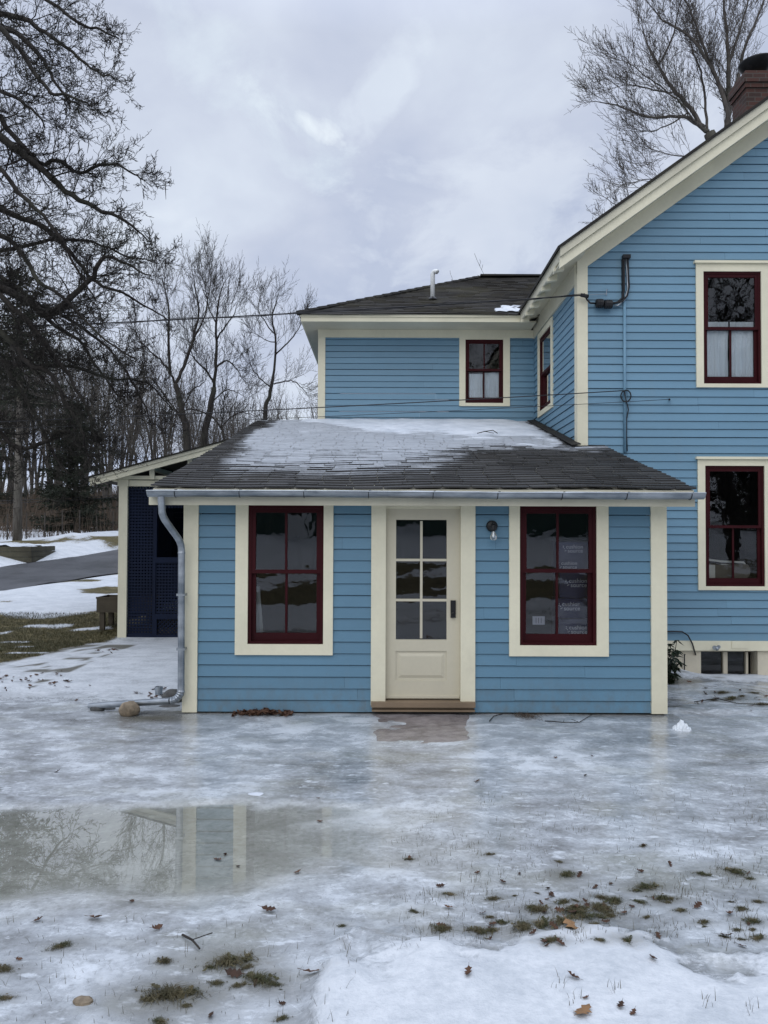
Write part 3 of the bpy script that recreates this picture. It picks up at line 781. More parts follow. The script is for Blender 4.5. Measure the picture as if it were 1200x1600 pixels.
# --- door
def make_door():
    x0, x1 = dr[0], dr[1]; z0, z1 = zE(1093), fr_z-0.03; y0, y1 = DE+0.035, DE+0.075
    gx0, gx1 = E(619), E(698.5); gz = [zE(1000), zE(938), zE(875), zE(812)]; gm = (gx0+gx1)/2
    m = MB()
    m.box(x0, gx0, y0, y1, z0, z1); m.box(gx1, x1, y0, y1, z0, z1)
    m.box(gx0, gx1, y0, y1, gz[3], z1)
    pz0, pz1 = zE(1064), zE(1018)
    m.box(gx0, gx1, y0, y1, z0, pz0); m.box(gx0, gx1, y0, y1, pz1, gz[0])
    # raised bottom panel with a sunk moulding
    m.box(gx0, gx1, y0+0.012, y1, pz0, pz1)
    a = 0.025; b = 0.055
    v = [(gx0+a, y0+0.012, pz0+a), (gx1-a, y0+0.012, pz0+a), (gx1-a, y0+0.012, pz1-a), (gx0+a, y0+0.012, pz1-a),
         (gx0+b, y0+0.002, pz0+b), (gx1-b, y0+0.002, pz0+b), (gx1-b, y0+0.002, pz1-b), (gx0+b, y0+0.002, pz1-b)]
    m.add(v, [(0,1,5,4), (1,2,6,5), (2,3,7,6), (3,0,4,7), (4,5,6,7)])
    for q in (gz[1], gz[2]): m.box(gx0, gx1, y0+0.003, y1, q-0.013, q+0.013)
    for k in range(3): m.box(gm-0.013, gm+0.013, y0+0.004, y1, gz[k]+0.013, gz[k+1]-0.013)
    m.box(x0+0.01, x1-0.01, y0-0.014, y0, z0+0.012, z0+0.035)            # drip strip
    d = build(m, 'door', M_door, house)
    for k in range(3):
        for (p, q) in ((gx0, gm-0.013), (gm+0.013, gx1)):
            m = MB(); lo = gz[k]+(0.013 if k else 0); hi = gz[k+1]-(0.013 if k < 2 else 0); t = R.uniform(-.003, .003); t2 = R.uniform(-.002, .002)
            m.quad((p, y0+.02+t, lo), (q, y0+.02-t, lo), (q, y0+.02-t+t2, hi), (p, y0+.02+t+t2, hi)); build(m, 'pane', M_glass, d)
    hx0, hx1 = E(704.5), E(712.5)
    m = MB(); m.box(hx0, hx1, y0-0.022, y0, zE(965), zE(938))
    hx = (hx0+hx1)/2; zz = zE(957)
    m.tube([(hx, y0-0.02, zz), (hx, y0-0.06, zz), (hx-0.005, y0-0.065, zz), (hx-0.02, y0-0.065, zz-0.002)], 0.009, 8)
    build(m, 'handle', M_black, d)
    m = MB(); m.box(E(581), E(741.5), DE-0.10, DE+0.09, zE(1101)-0.008, zE(1094)-0.004)
    m.box(E(583), E(739.5), DE-0.05, DE+0.09, zE(1106), zE(1101)-0.010); m.box(E(582), E(741), DE-0.085, DE+0.08, zE(1106)-0.022, zE(1106)-0.002)
    build(m, 'threshold', M_sill, house)
make_door()

# --- shed roof of the extension
RX0, RX1 = X(236, 7.85), X(1087, 7.85)
SL = 0.252; RZ0 = Z(764, 7.82)
def roof_z(y): return RZ0 + (y-7.82)*SL
def ext_snow(x, y):
    n = fbm(x*1.1+3, y*0.9, 4)-0.5
    low = np.interp(x, [-2.4, -1.9, 0.0, 0.55, 0.8, 1.2, 2.6, 3.2], [8.6, 8.1, 8.15, 8.4, 9.1, 9.8, 10.2, 10.5]) + n*1.1
    s = sstep(-1.0, 2.0, y-low)*0.75 + 0.5*sstep(10.2, 12.2, y)
    s = s*sstep(-2.35, -1.75, x + n*0.7)
    s = s*(1-sstep(2.45, 2.75, x)*sstep(10.9, 11.3, y)*0.8)*(1-sstep(14.15, 14.4, y)*0.2)
    return s
def shingles(name, mat, corner_fn, n_rows, row_len, parent, snow_fn=None, seed=0, tab=0.3, thick=0.014):
    """courses of tabs; corner_fn(u in metres along, t up the slope) -> point; returns the object"""
    rr = random.Random(seed); V = []; Fc = []; T = []; Sn = []
    for r_ in range(n_rows):
        a, b, (ua, ub) = r_*row_len, (r_+1)*row_len, None or (0, 0)
        lo, hi = corner_fn(None, a, True)
        u = lo - rr.uniform(0, tab) if r_ % 2 else lo - tab*0.5*rr.random()
        while u < hi:
            w = tab*rr.uniform(0.97, 1.03); x0, x1 = max(lo, u+0.003), min(hi, u+w-0.003)
            if x1 - x0 > 0.02:
                j = rr.uniform(-0.004, 0.004); th = thick*rr.uniform(0.8, 1.35); base = len(V); t = rr.random()**1.5
                nsub = 2
                for q in range(nsub+1):
                    x = x0+(x1-x0)*q/nsub; cu = rr.uniform(0, 0.002)
                    for (s_, h) in ((a+j, 0.0), (a+j, th+cu), (b+row_len*0.1, 0.001)):
                        p = corner_fn(x, s_, False); V.append((p[0], p[1], p[2]+h)); T.append(t)
                        Sn.append(0.0)
                for q in range(nsub):
                    c = base+3*q; d = c+3
                    Fc += [(c, d, d+1, c+1), (c+1, d+1, d+2, c+2)]
            u += w
    o = link(name, V, Fc, mat, parent)
    at_ = o.data.attributes.new('tint', 'FLOAT', 'POINT'); at_.data.foreach_set('value', np.array(T, np.float32))
    if snow_fn is not None:
        v = np.array(V); s = snow_fn(v[:,0], v[:,1])
        at_ = o.data.attributes.new('snow', 'FLOAT', 'POINT'); at_.data.foreach_set('value', np.clip(s, 0, 1.3).astype(np.float32))
    return o
def ext_roof():
    def cf(u, t, bounds):
        y = 7.82 + t
        if bounds: return (RX0, RX1 if y < DM-0.02 else X(903, DM)-0.01)
        return (u, y, roof_z(y) + 0.012 + 0.010*math.sin(u*1.3+y*0.7) + (0.006*math.sin(u*4.1+y*2.3)))
    shingles('roof', M_shingle, cf, 47, 0.14, house, ext_snow, 3)
    m = MB()                                                          # decking under the shingles
    m.prism([(RX0+0.02, 7.84, roof_z(7.84)-0.03), (RX0+0.02, 14.4, roof_z(14.4)-0.03), (RX0+0.02, 14.4, roof_z(14.4)-0.008), (RX0+0.02, 7.84, roof_z(7.84)-0.008)], (RX1-RX0-0.04, 0, 0))
    build(m, 'roof_deck', M_cream_old, house)
    m = MB(); zb = lambda y: roof_z(y)-0.035
    m.prism([(RX1-0.06, 7.9, zb(7.9)-0.12), (RX1-0.06, DM, zb(DM)-0.12), (RX1-0.06, DM, zb(DM)), (RX1-0.06, 7.9, zb(7.9))], (0.035, 0, 0))
    build(m, 'rake_board', M_cream_old, house)
    m = MB()
    m.prism([(RX0+0.03, 7.9, zb(7.9)-0.12), (RX0+0.03, 14.4, zb(14.4)-0.12), (RX0+0.03, 14.4, zb(14.4)), (RX0+0.03, 7.9, zb(7.9))], (0.035, 0, 0))
    build(m, 'rake_board', M_cream_old, house)
    # flashing along the main house side wall
    m = MB(); xs = X(903, DM)
    m.prism([(xs-0.13, DM-0.2, roof_z(DM-0.2)+0.035), (xs-0.13, 14.3, roof_z(14.3)+0.035), (xs-0.002, 14.3, roof_z(14.3)+0.05), (xs-0.002, DM-0.2, roof_z(DM-0.2)+0.05)], (0, 0, 0.012))
    fl = build(m, 'flashing', M_shingle_old, house)
ext_roof()
def roof_snow():
    xs = np.arange(RX0+0.02, X(903, DM)-0.03, 0.05); ys = np.arange(8.2, 14.37, 0.06)
    XX, YY = np.meshgrid(xs, ys)
    n = fbm(XX*1.4+3, YY*1.2+6, 5)-0.5; n2 = fbm(XX*3.0, YY*7.0+2, 4)-0.5
    low = np.interp(XX, [-2.4, -1.9, -0.4, 0.6, 1.4, 2.3, 2.7], [13.6, 12.9, 11.7, 11.4, 11.2, 11.0, 11.2])
    k = (YY-low)/1.1 + n*2.0 + n2*1.2
    k = np.minimum(k, (XX-(-2.1))/0.35 + n*2.0); k = np.minimum(k, (2.68-XX)/0.2 + n*1.5)
    h = np.clip(k-0.5, -0.7, 1.0)*0.030 + 0.022*sstep(1.0, 2.5, k) + n*0.03 + n2*0.02
    ZZ = RZ0 + (YY-7.82)*SL + 0.012 + h - 0.002
    nx = len(xs); vs = np.stack([XX.ravel(), YY.ravel(), ZZ.ravel()], 1); fs = []
    for j in range(len(ys)-1):
        for i in range(nx-1):
            if h[j:j+2, i:i+2].max() > -0.006: fs.append((j*nx+i, j*nx+i+1, (j+1)*nx+i+1, (j+1)*nx+i))
    o = link('snow_patch', vs, fs, M_snow, smooth=True)
    tag(o, 'thin sheet of melting snow lying on the low front roof under the wing window', 'snow')
roof_snow()

# --- gutter and downspout
def gutter():
    gx0, gx1 = X(229, 7.76), X(1102, 7.76); zc = Z(768.5, 7.76); yc = 7.80; r = 0.062
    m = MB(); n = 12
    def ring(x, rr):
        return [(x, yc + rr*math.cos(math.pi + math.pi*i/n), zc + rr*0.95*math.sin(math.pi + math.pi*i/n)) for i in range(n+1)]
    xs = np.linspace(gx0, gx1, 30); V = []
    sag = lambda x: 0.004*math.sin((x-gx0)*1.15) - 0.006*(x-gx0)/(gx1-gx0)
    for x in xs:
        V += [(p[0], p[1], p[2]+sag(x)) for p in ring(x, r)] + [(p[0], p[1], p[2]+sag(x)) for p in ring(x, r-0.004)][::-1]
    k = 2*(n+1); fs = []
    for i in range(len(xs)-1):
        for j in range(k): fs.append((i*k+j, i*k+(j+1) % k, (i+1)*k+(j+1) % k, (i+1)*k+j))
    m.add(V, fs)
    for x in (gx0, gx1): 
        rg = ring(x, r); m.add(rg + [(x+0.002, p[1], p[2]) for p in rg], [tuple(range(n+1)), tuple(range(n+1, 2*n+2))[::-1]])
    m.tube([(x, yc-r-0.003, zc+0.003+sag(x)) for x in xs], 0.0075, 8)                  # rolled bead
    g = build(m, 'gutter', M_metal, house, smooth=False)
    for px in range(272, 1100, 101):
        x = X(px, 7.76); s = sag(x)
        b = MB(); b.tube([(x, yc+0.07, zc+0.01+s)] + [(x+0.004*i/8, yc+(r+0.004)*math.cos(math.pi*2-math.pi*i/8), zc+s+(r+0.004)*0.95*math.sin(math.pi*2-math.pi*i/8)) for i in range(9)] + [(x+0.012, yc-r-0.006, zc+0.012+s), (x+0.03, yc-r+0.01, zc+0.014+s)], 0.0042, 6)
        build(b, 'bracket', M_black, g)
    m = MB(); m.box(gx0+0.2, gx1-0.3, yc+r+0.002, yc+r+0.02, zc-0.02, zc+0.035); build(m, 'drip_edge', M_metal, house)
    V = []; xs2 = np.linspace(gx0+0.03, gx1-0.05, 220)
    for x in xs2:
        h = 0.004 + 0.016*float(fbm(x*2.3, 3.3, 4)) - 0.010*float(sstep(0.55, 0.7, fbm(x*0.8+9, 1.0, 3)))
        V += [(x, yc-r+0.006, zc+sag(x)-0.004), (x, yc-r*0.5, zc+sag(x)+h), (x, yc+r*0.4, zc+sag(x)+h*1.5), (x, yc+r-0.004, zc+sag(x)+h)]
    sn = link('snow_patch', V, [(i*4+j, (i+1)*4+j, (i+1)*4+j+1, i*4+j+1) for i in range(len(xs2)-1) for j in range(3)], M_snow, smooth=True)
    tag(sn, 'thin white strip of slush lying along the inside of the front gutter', 'snow')
    # downspout: outlet, two elbows, drop, shoe and the horizontal run on the ground
    m = MB(); rd = 0.036
    p0 = Vector((X(251, 7.80), 7.80, zc-0.05)); p1 = at(253, 806, 7.82); p2 = at(284, 849, 8.06); p3 = at(283, 1078, 8.09)
    def corr(a, b, nseg, amp):
        out = []; 
        for i in range(nseg+1): out.append((a.lerp(b, i/nseg), rd + (amp if i % 2 else 0)))
        return out
    path = [(p0, rd), (p1 + Vector((0, 0, 0.06)), rd)]
    for t in (0.25, 0.5, 0.75, 1.0):
        q = (p1 + Vector((0, 0, 0.06))).lerp(p1, t).lerp(p1.lerp(p1.lerp(p2, 0.22), t), t); path.append((q, rd*1.04 if int(t*4) % 2 else rd))
    path += [(p1.lerp(p2, 0.22), rd), (p1.lerp(p2, 0.8), rd)]
    for t in (0.33, 0.66, 1.0):
        a = p1.lerp(p2, 0.8); b = p2 + Vector((0, 0, -0.08)); path.append((a.lerp(p2, t).lerp(p2.lerp(b, t), t), rd*1.05 if t < 0.5 else rd))
    path += [(p2 + Vector((0, 0, -0.10)), rd*1.10), (p2 + Vector((0, 0, -0.12)), rd), (p3, rd)]
    m.tube([p for p, _ in path], [r_ for _, r_ in path], 14)
    ds = build(m, 'downspout', M_metal, house, smooth=False)
    m = MB(); c = p3 + Vector((-0.11, -0.02, 0)); pts = []; rad = []
    for i in range(13):
        w = (math.pi/2)*i/12; pts.append(c + Vector((0.11*math.cos(w), 0.02*math.cos(w), -0.11*math.sin(w)))); rad.append(rd*(1.16 if i % 2 else 1.03))
    m.tube(pts, rad, 14); build(m, 'elbow', M_metal, ds)
    m = MB(); e = at(139, 1103, 8.30); e.z = max(e.z, gh(e.x, e.y)+0.025)
    s = pts[-1]; m.tube([s, s.lerp(e, 0.45), s.lerp(e, 0.46), e], [rd*0.98, rd*0.95, rd*1.03, rd*0.8], 14); build(m, 'outlet_pipe', M_metal, ds)
    for t in (0.35, 0.72):
        m = MB(); q = p2.lerp(p3, t); m.box(q.x-0.045, q.x+0.045, q.y-0.038, q.y+0.06, q.z-0.012, q.z+0.012); build(m, 'strap', M_metal, ds)
gutter()

# --- main gable house
MX0 = X(903, DM)
zM = lambda py, px=1000: Z(py, DM, px)
EV = at(875, 388, 10.65)                                             # lower tip of the rake
TS = 0.723
RIDGE_X = 6.45
def rake_z(x): return EV.z + (x-EV.x)*TS
wt_top = zM(1001, 1120)
up_w = (X(1098, DM, 500), X(1188, DM, 500), zM(600, 1143), zM(425, 1143))
lo_w = (X(1101, DM), X(1193.5, DM), zM(916, 1147), zM(728, 1147))
ops = [(up_w[0]-.05, up_w[1]+.05, up_w[2]-.04, up_w[3]+.06), (lo_w[0]-.05, lo_w[1]+.05, lo_w[2]-.04, lo_w[3]+.06)]
MX1 = 2*RIDGE_X - MX0
def main_house():
    wall_top = lambda x: rake_z(x) - 0.24
    ul = lambda z: MX0 + max(0.0, (z - wall_top(MX0))/TS)
    clap('wall', front(DM), MX0+0.06, RIDGE_X, wt_top, wall_top(RIDGE_X), 0.1175, ops, house, ul, 5)
    # the right half beyond the frame
    clap('wall', lambda p: Vector((2*RIDGE_X - p[0], DM - p[2], p[1])), MX0, RIDGE_X, wt_top, wall_top(RIDGE_X), 0.1175, [], house, ul, 6)
    sz0 = Z(635, 12.8); 
    sw = (12.86, 13.84, 4.12, 5.45)
    clap('wall', side(MX0+0.02), DM+0.05, DW, 2.9, wall_top(MX0)+0.25, 0.1175, [(sw[0]-.05, sw[1]+.05, sw[2]-.04, sw[3]+.05)], house, seed=7)
    window(side(MX0+0.02), *sw, 0.11, 0.11, 0.10, 0.09, (sw[2]+sw[3])/2, False, False)
    m = MB(); m.box(MX0+0.02, MX0+0.14, DM-0.034, DM+0.0, wt_top-0.06, wall_top(MX0)+0.15); m.box(MX0-0.014, MX0+0.02, DM-0.034, DM+0.13, wt_top-0.06, wall_top(MX0)+0.15)
    build(m, 'corner_board', M_cream, house)
    m = MB(); m.box(MX0-0.012, MX1, DM-0.045, DM+0.02, zM(1016, 1120), wt_top); m.box(X(1140, DM), X(1165, DM), DM-0.055, DM-0.045, zM(1012, 1150), zM(1001, 1150)); build(m, 'water_table', M_cream, house)
    # foundation with the basement window opening
    bw = (X(1092, DM+.05), X(1180, DM+.05), zM(1060, 1130), zM(1016, 1130))
    m = MB(); y0, y1 = DM+0.0, DM+0.22; zt = zM(1016, 1120)-0.001
    m.box(MX0, bw[0], y0, y1, -0.6, zt); m.box(bw[1], MX1, y0, y1, -0.6, zt); m.box(bw[0], bw[1], y0, y1, -0.6, bw[2]-0.05)
    build(m, 'foundation', M_found, house)
    m = MB(); a, b = bw[0], bw[1]; mid = (a+b)/2 - 0.02
    m.box(a, b, y0+0.10, y0+0.14, bw[3]-0.035, bw[3]); m.box(mid-0.03, mid+0.03, y0+0.08, y0+0.14, bw[2]-0.05, bw[3]-0.035)
    m.box(b-0.13, b-0.10, y0+0.08, y0+0.14, bw[2]-0.05, bw[3]-0.035); m.box(a, b, y0+0.10, y0+0.14, bw[2]-0.05, bw[2]-0.02)
    w = build(m, 'basement_window', M_found, house)
    for (p, q) in ((a, mid-0.03), (mid+0.03, b-0.13)):
        m = MB(); m.quad((p, y0+0.12, bw[2]-0.02), (q, y0+0.12, bw[2]-0.02), (q, y0+0.121, bw[3]-0.035), (p, y0+0.121, bw[3]-0.035)); build(m, 'pane', M_glass, w)
    cw = at(1087, 600, DM); c_l = up_w[0]-X(1087, DM, 500)
    window(front(DM), *up_w, up_w[0]-X(1086.5, DM, 500), X(1204, DM)-up_w[1]+0.0, zM(413, 1143)-up_w[3], 0.055, zM(513, 1143), False, True, 0.035)
    window(front(DM), *lo_w, lo_w[0]-X(1089.5, DM), X(1207, DM)-lo_w[1], zM(718, 1147)-lo_w[3], 0.055, zM(823, 1147), False, True, 0.035)
    # rake: shingle edge, crown, fascia, soffit, frieze
    def slope_bar(y0, y1, d0, d1, x0=EV.x, x1=RIDGE_X):
        """bar following the rake between perpendicular offsets d0..d1 below the roof line (vertical metres)"""
        m = MB()
        m.prism([(x0, y0, rake_z(x0)-d1), (x1, y0, rake_z(x1)-d1), (x1, y0, rake_z(x1)-d0), (x0, y0, rake_z(x0)-d0)], (0, y1-y0, 0))
        X2 = lambda x: 2*RIDGE_X-x
        m.prism([(X2(x1), y0, rake_z(x1)-d1), (X2(x0), y0, rake_z(x0)-d1), (X2(x0), y0, rake_z(x0)-d0), (X2(x1), y0, rake_z(x1)-d0)], (0, y1-y0, 0))
        return m
    BY = 22.0
    build(slope_bar(10.63, 10.70, 0.0, 0.12), 'rake_crown', M_cream_old, house)
    build(slope_bar(10.67, 10.72, 0.122, 0.27), 'rake_board', M_cream, house)
    build(slope_bar(10.72, DM+0.0, 0.20, 0.22), 'soffit', M_cream_old, house)
    build(slope_bar(DM-0.036, DM+0.0, 0.221, 0.46, MX0-0.014), 'frieze_board', M_cream, house)
    m = MB()
    for sgn in (1, -1):
        fx = (lambda x: x) if sgn > 0 else (lambda x: 2*RIDGE_X-x)
        xa, xb = EV.x-0.04, RIDGE_X
        pl = [(fx(xa), 10.60, rake_z(xa)+0.0), (fx(xb), 10.60, rake_z(xb)+0.0), (fx(xb), 10.60, rake_z(xb)+0.045), (fx(xa), 10.60, rake_z(xa)+0.045)]
        m.prism(pl, (0, BY-10.60, 0))
    o = build(m, 'gable_roof', M_shingle_old, house)
    # boxed eave over the side wall with rafter tails
    m = MB(); ez = EV.z
    m.box(EV.x, EV.x+0.03, 10.70, DW-0.45, ez-0.16, ez-0.005)
    m.prism([(EV.x+0.03, 10.72, ez-0.14), (MX0+0.02, 10.72, ez-0.02), (MX0+0.02, 10.72, ez+0.0), (EV.x+0.03, 10.72, ez-0.12)], (0, DW-0.45-10.72, 0))
    m.box(MX0-0.012, MX0+0.02, DM+0.13, DW-0.02, ez-0.32, ez-0.03)
    build(m, 'eave_board', M_cream_old, house)
    for k in range(7):
        y = 10.95 + k*0.44; m = MB()
        m.prism([(EV.x-0.015, y, ez-0.22), (EV.x+0.13, y, ez-0.20), (EV.x+0.13, y, ez-0.10), (EV.x-0.015, y, ez-0.165)], (0, 0.07, 0)); build(m, 'rafter_tail', M_cream, house)
    # back and far side, plain
    m = MB(); m.quad((MX0+0.03, DW, 0), (MX0+0.03, BY-0.5, 0), (MX0+0.03, BY-0.5, ez-0.1), (MX0+0.03, DW, ez-0.1))
    m.quad((MX1, DM, 0), (MX1, BY-0.5, 0), (MX1, BY-0.5, ez-0.1), (MX1, DM, ez-0.1))
    m.add([(MX0, BY-0.5, 0), (MX1, BY-0.5, 0), (MX1, BY-0.5, ez), (RIDGE_X, BY-0.5, rake_z(RIDGE_X)-0.1), (MX0, BY-0.5, ez)], [(0, 1, 2, 3, 4)])
    build(m, 'back_wall', M_blue, house)
    # chimney
    cx0 = X(1166, 12.5, 150); m = MB(); zt = Z(111, 12.5, 1180)
    m.box(cx0, cx0+0.62, 12.5, 13.0, 7.2, zt-0.28); m.box(cx0-0.025, cx0+0.645, 12.475, 13.025, zt-0.28, zt-0.20); m.box(cx0-0.05, cx0+0.67, 12.45, 13.05, zt-0.20, zt-0.05)
    m.box(cx0-0.02, cx0+0.64, 12.48, 13.02, zt-0.05, zt)
    ch = build(m, 'chimney', M_brick, house)
    m = MB(); cc = (cx0+0.31, 12.75, zt)
    m.lathe([(0.13, 0), (0.14, 0.03), (0.10, 0.08), (0.09, 0.12)], cc, 18); build(m, 'flue', M_stone_tan, ch)
    m = MB(); m.lathe([(0.10, 0.10), (0.16, 0.13), (0.24, 0.18), (0.30, 0.25), (0.31, 0.27), (0.20, 0.275), (0.02, 0.26)], cc, 24); build(m, 'cowl', M_black, ch, smooth=True)
main_house()

# --- wing behind
def wing():
    wx0 = X(497, DW, 600); ez = EV.z - 0.03
    zt = Z(528, DW, 600)
    ww = (X(727, DW, 580), X(786, DW, 580), Z(630, DW, 757), Z(531, DW, 757))
    clap('wall', front(DW), wx0+0.05, MX0+0.02, 3.2, zt+0.03, 0.113, [(ww[0]-.05, ww[1]+.05, ww[2]-.04, zt+1)], house, seed=11)
    m = MB(); m.box(wx0, wx0+0.135, DW-0.032, DW+0.12, 2.4, zt)
    build(m, 'corner_board', M_cream, house)
    m = MB(); m.box(wx0-0.002, MX0+0.018, DW-0.040, DW+0.02, zt, ez-0.127); build(m, 'frieze_board', M_cream, house)
    window(front(DW), ww[0], ww[1], ww[2], ww[3], 0.115, 0.125, zt-ww[3], 0.06, Z(578, DW, 757), True, True, 0.0, False, 0.03)
    clap('wall', side(wx0+0.02), DW+0.12, 20.8, 0.2, zt+0.1, 0.113, [], house, seed=12)
    clap('wall', front(17.7), -5.2, wx0+0.02, -0.1, 3.6, 0.113, [], house, seed=13, mat=M_navy)
    # soffit and fascia
    ey = 13.8; exl = X(470, 13.8, 500)
    m = MB(); m.box(exl, EV.x, ey, ey+0.03, ez-0.13, ez-0.001); m.box(exl, exl+0.03, ey+0.03, 21.2, ez-0.13, ez-0.001)
    m.box(exl-0.02, EV.x, ey-0.02, ey-0.001, ez-0.05, ez-0.002); build(m, 'fascia', M_cream, house)
    m = MB(); m.box(exl+0.03, EV.x+0.3, ey+0.03, DW, ez-0.125, ez-0.10); m.box(exl+0.03, wx0+0.02, DW, 21.2, ez-0.125, ez-0.10); build(m, 'soffit', M_cream_old, house)
    # hip roof
    s = 0.515; t = 3.7; L = 12.0
    def hipz(y): return ez + (y-ey)*s
    def cf(u, q, bounds):
        y = ey - 0.05 + q
        if bounds: return (exl - 0.05 + q, 7.0)
        return (u, y, ez + 0.015 + (q-0.05)*s + 0.012*math.sin(u*1.7+q*2.0))
    shingles('hip_roof', M_shingle_old, cf, 29, 0.13, house, None, 9, thick=0.02)
    m = MB(); a = (exl-0.04, ey-0.04, ez-0.005); b = (exl-0.04, 21.24, ez-0.005); c = (exl-0.04+3.72, ey-0.04+3.72, ez+3.72*s-0.02); d = (7.0, ey-0.04+3.72, ez+3.72*s-0.02); e = (7.0, ey-0.04, ez-0.005); f = (7.0, 21.24, ez-0.005)
    m.add([a, b, c, d, e, f], [(0, 4, 3, 2), (1, 0, 2), (1, 2, 3, 5), (0, 1, 5, 4)]); build(m, 'roof_deck', M_shingle_old, house)
    m = MB()
    hp = lambda q: Vector((exl-0.05+q, ey-0.05+q, ez+0.02+(q-0.05)*s))
    for k in range(22):
        q0, q1 = k*0.17, k*0.17+0.2
        m.tube([hp(q0)+Vector((0, 0, 0.012)), hp(min(q1, 3.75))], [0.05, 0.045], 6)
    build(m, 'hip_cap', M_shingle_old, house)
    m = MB(); m.box(exl+3.7, 4.2, ey+3.60, ey+3.84, ez+3.74*s+0.01, ez+3.74*s+0.05); build(m, 'ridge_cap', M_shingle_old, house)
    # vent pipe with a bent top
    y = 15.1; base = at(676, 474, y); m = MB(); top = at(676, 424, y); r = 0.045
    pts = [Vector((base.x, y, hipz(y)-0.05)), Vector((base.x, y, top.z-0.07))]
    for i in range(1, 7):
        w = math.pi*i/6*0.8; pts.append(Vector((base.x+0.05*(1-math.cos(w)), y-0.03*(1-math.cos(w)), top.z-0.07+0.06*math.sin(w))))
    m.tube(pts, r, 12); v = build(m, 'vent_pipe', M_white, house, smooth=True)
    m = MB(); m.lathe([(0.10, 0), (0.09, 0.015), (0.055, 0.05)], (base.x, y, hipz(y)+0.0), 14); build(m, 'boot', M_black, v)
    # snow lodged in the valley by the main eave
    m = MB(); n = 8; V = []
    o = at(805, 482, 14.3)
    for j in range(6):
        for i in range(10):
            x = 2.0 + 0.5*i/9; yy = 13.95 + 0.55*j/5
            x += 0.06*math.sin(j*2.1+1); yy += 0.05*math.sin(i*1.7)
            e_ = min(i - j*0.9 + 1.2*R.random(), 9-i*0.4, j + R.random(), 5-j)/2.0
            V.append((x, yy, ez+0.03+(yy-ey)*s+0.03*min(1, e_)*(0.6+0.4*R.random()) - 0.03*(e_ <= 0)))
    sn = link('snow_patch', V, [(j*10+i, j*10+i+1, (j+1)*10+i+1, (j+1)*10+i) for j in range(5) for i in range(9)], M_snow, smooth=True)
    tag(sn, 'small white lump of snow lodged where the wing roof meets the gable eave', 'snow')
wing()

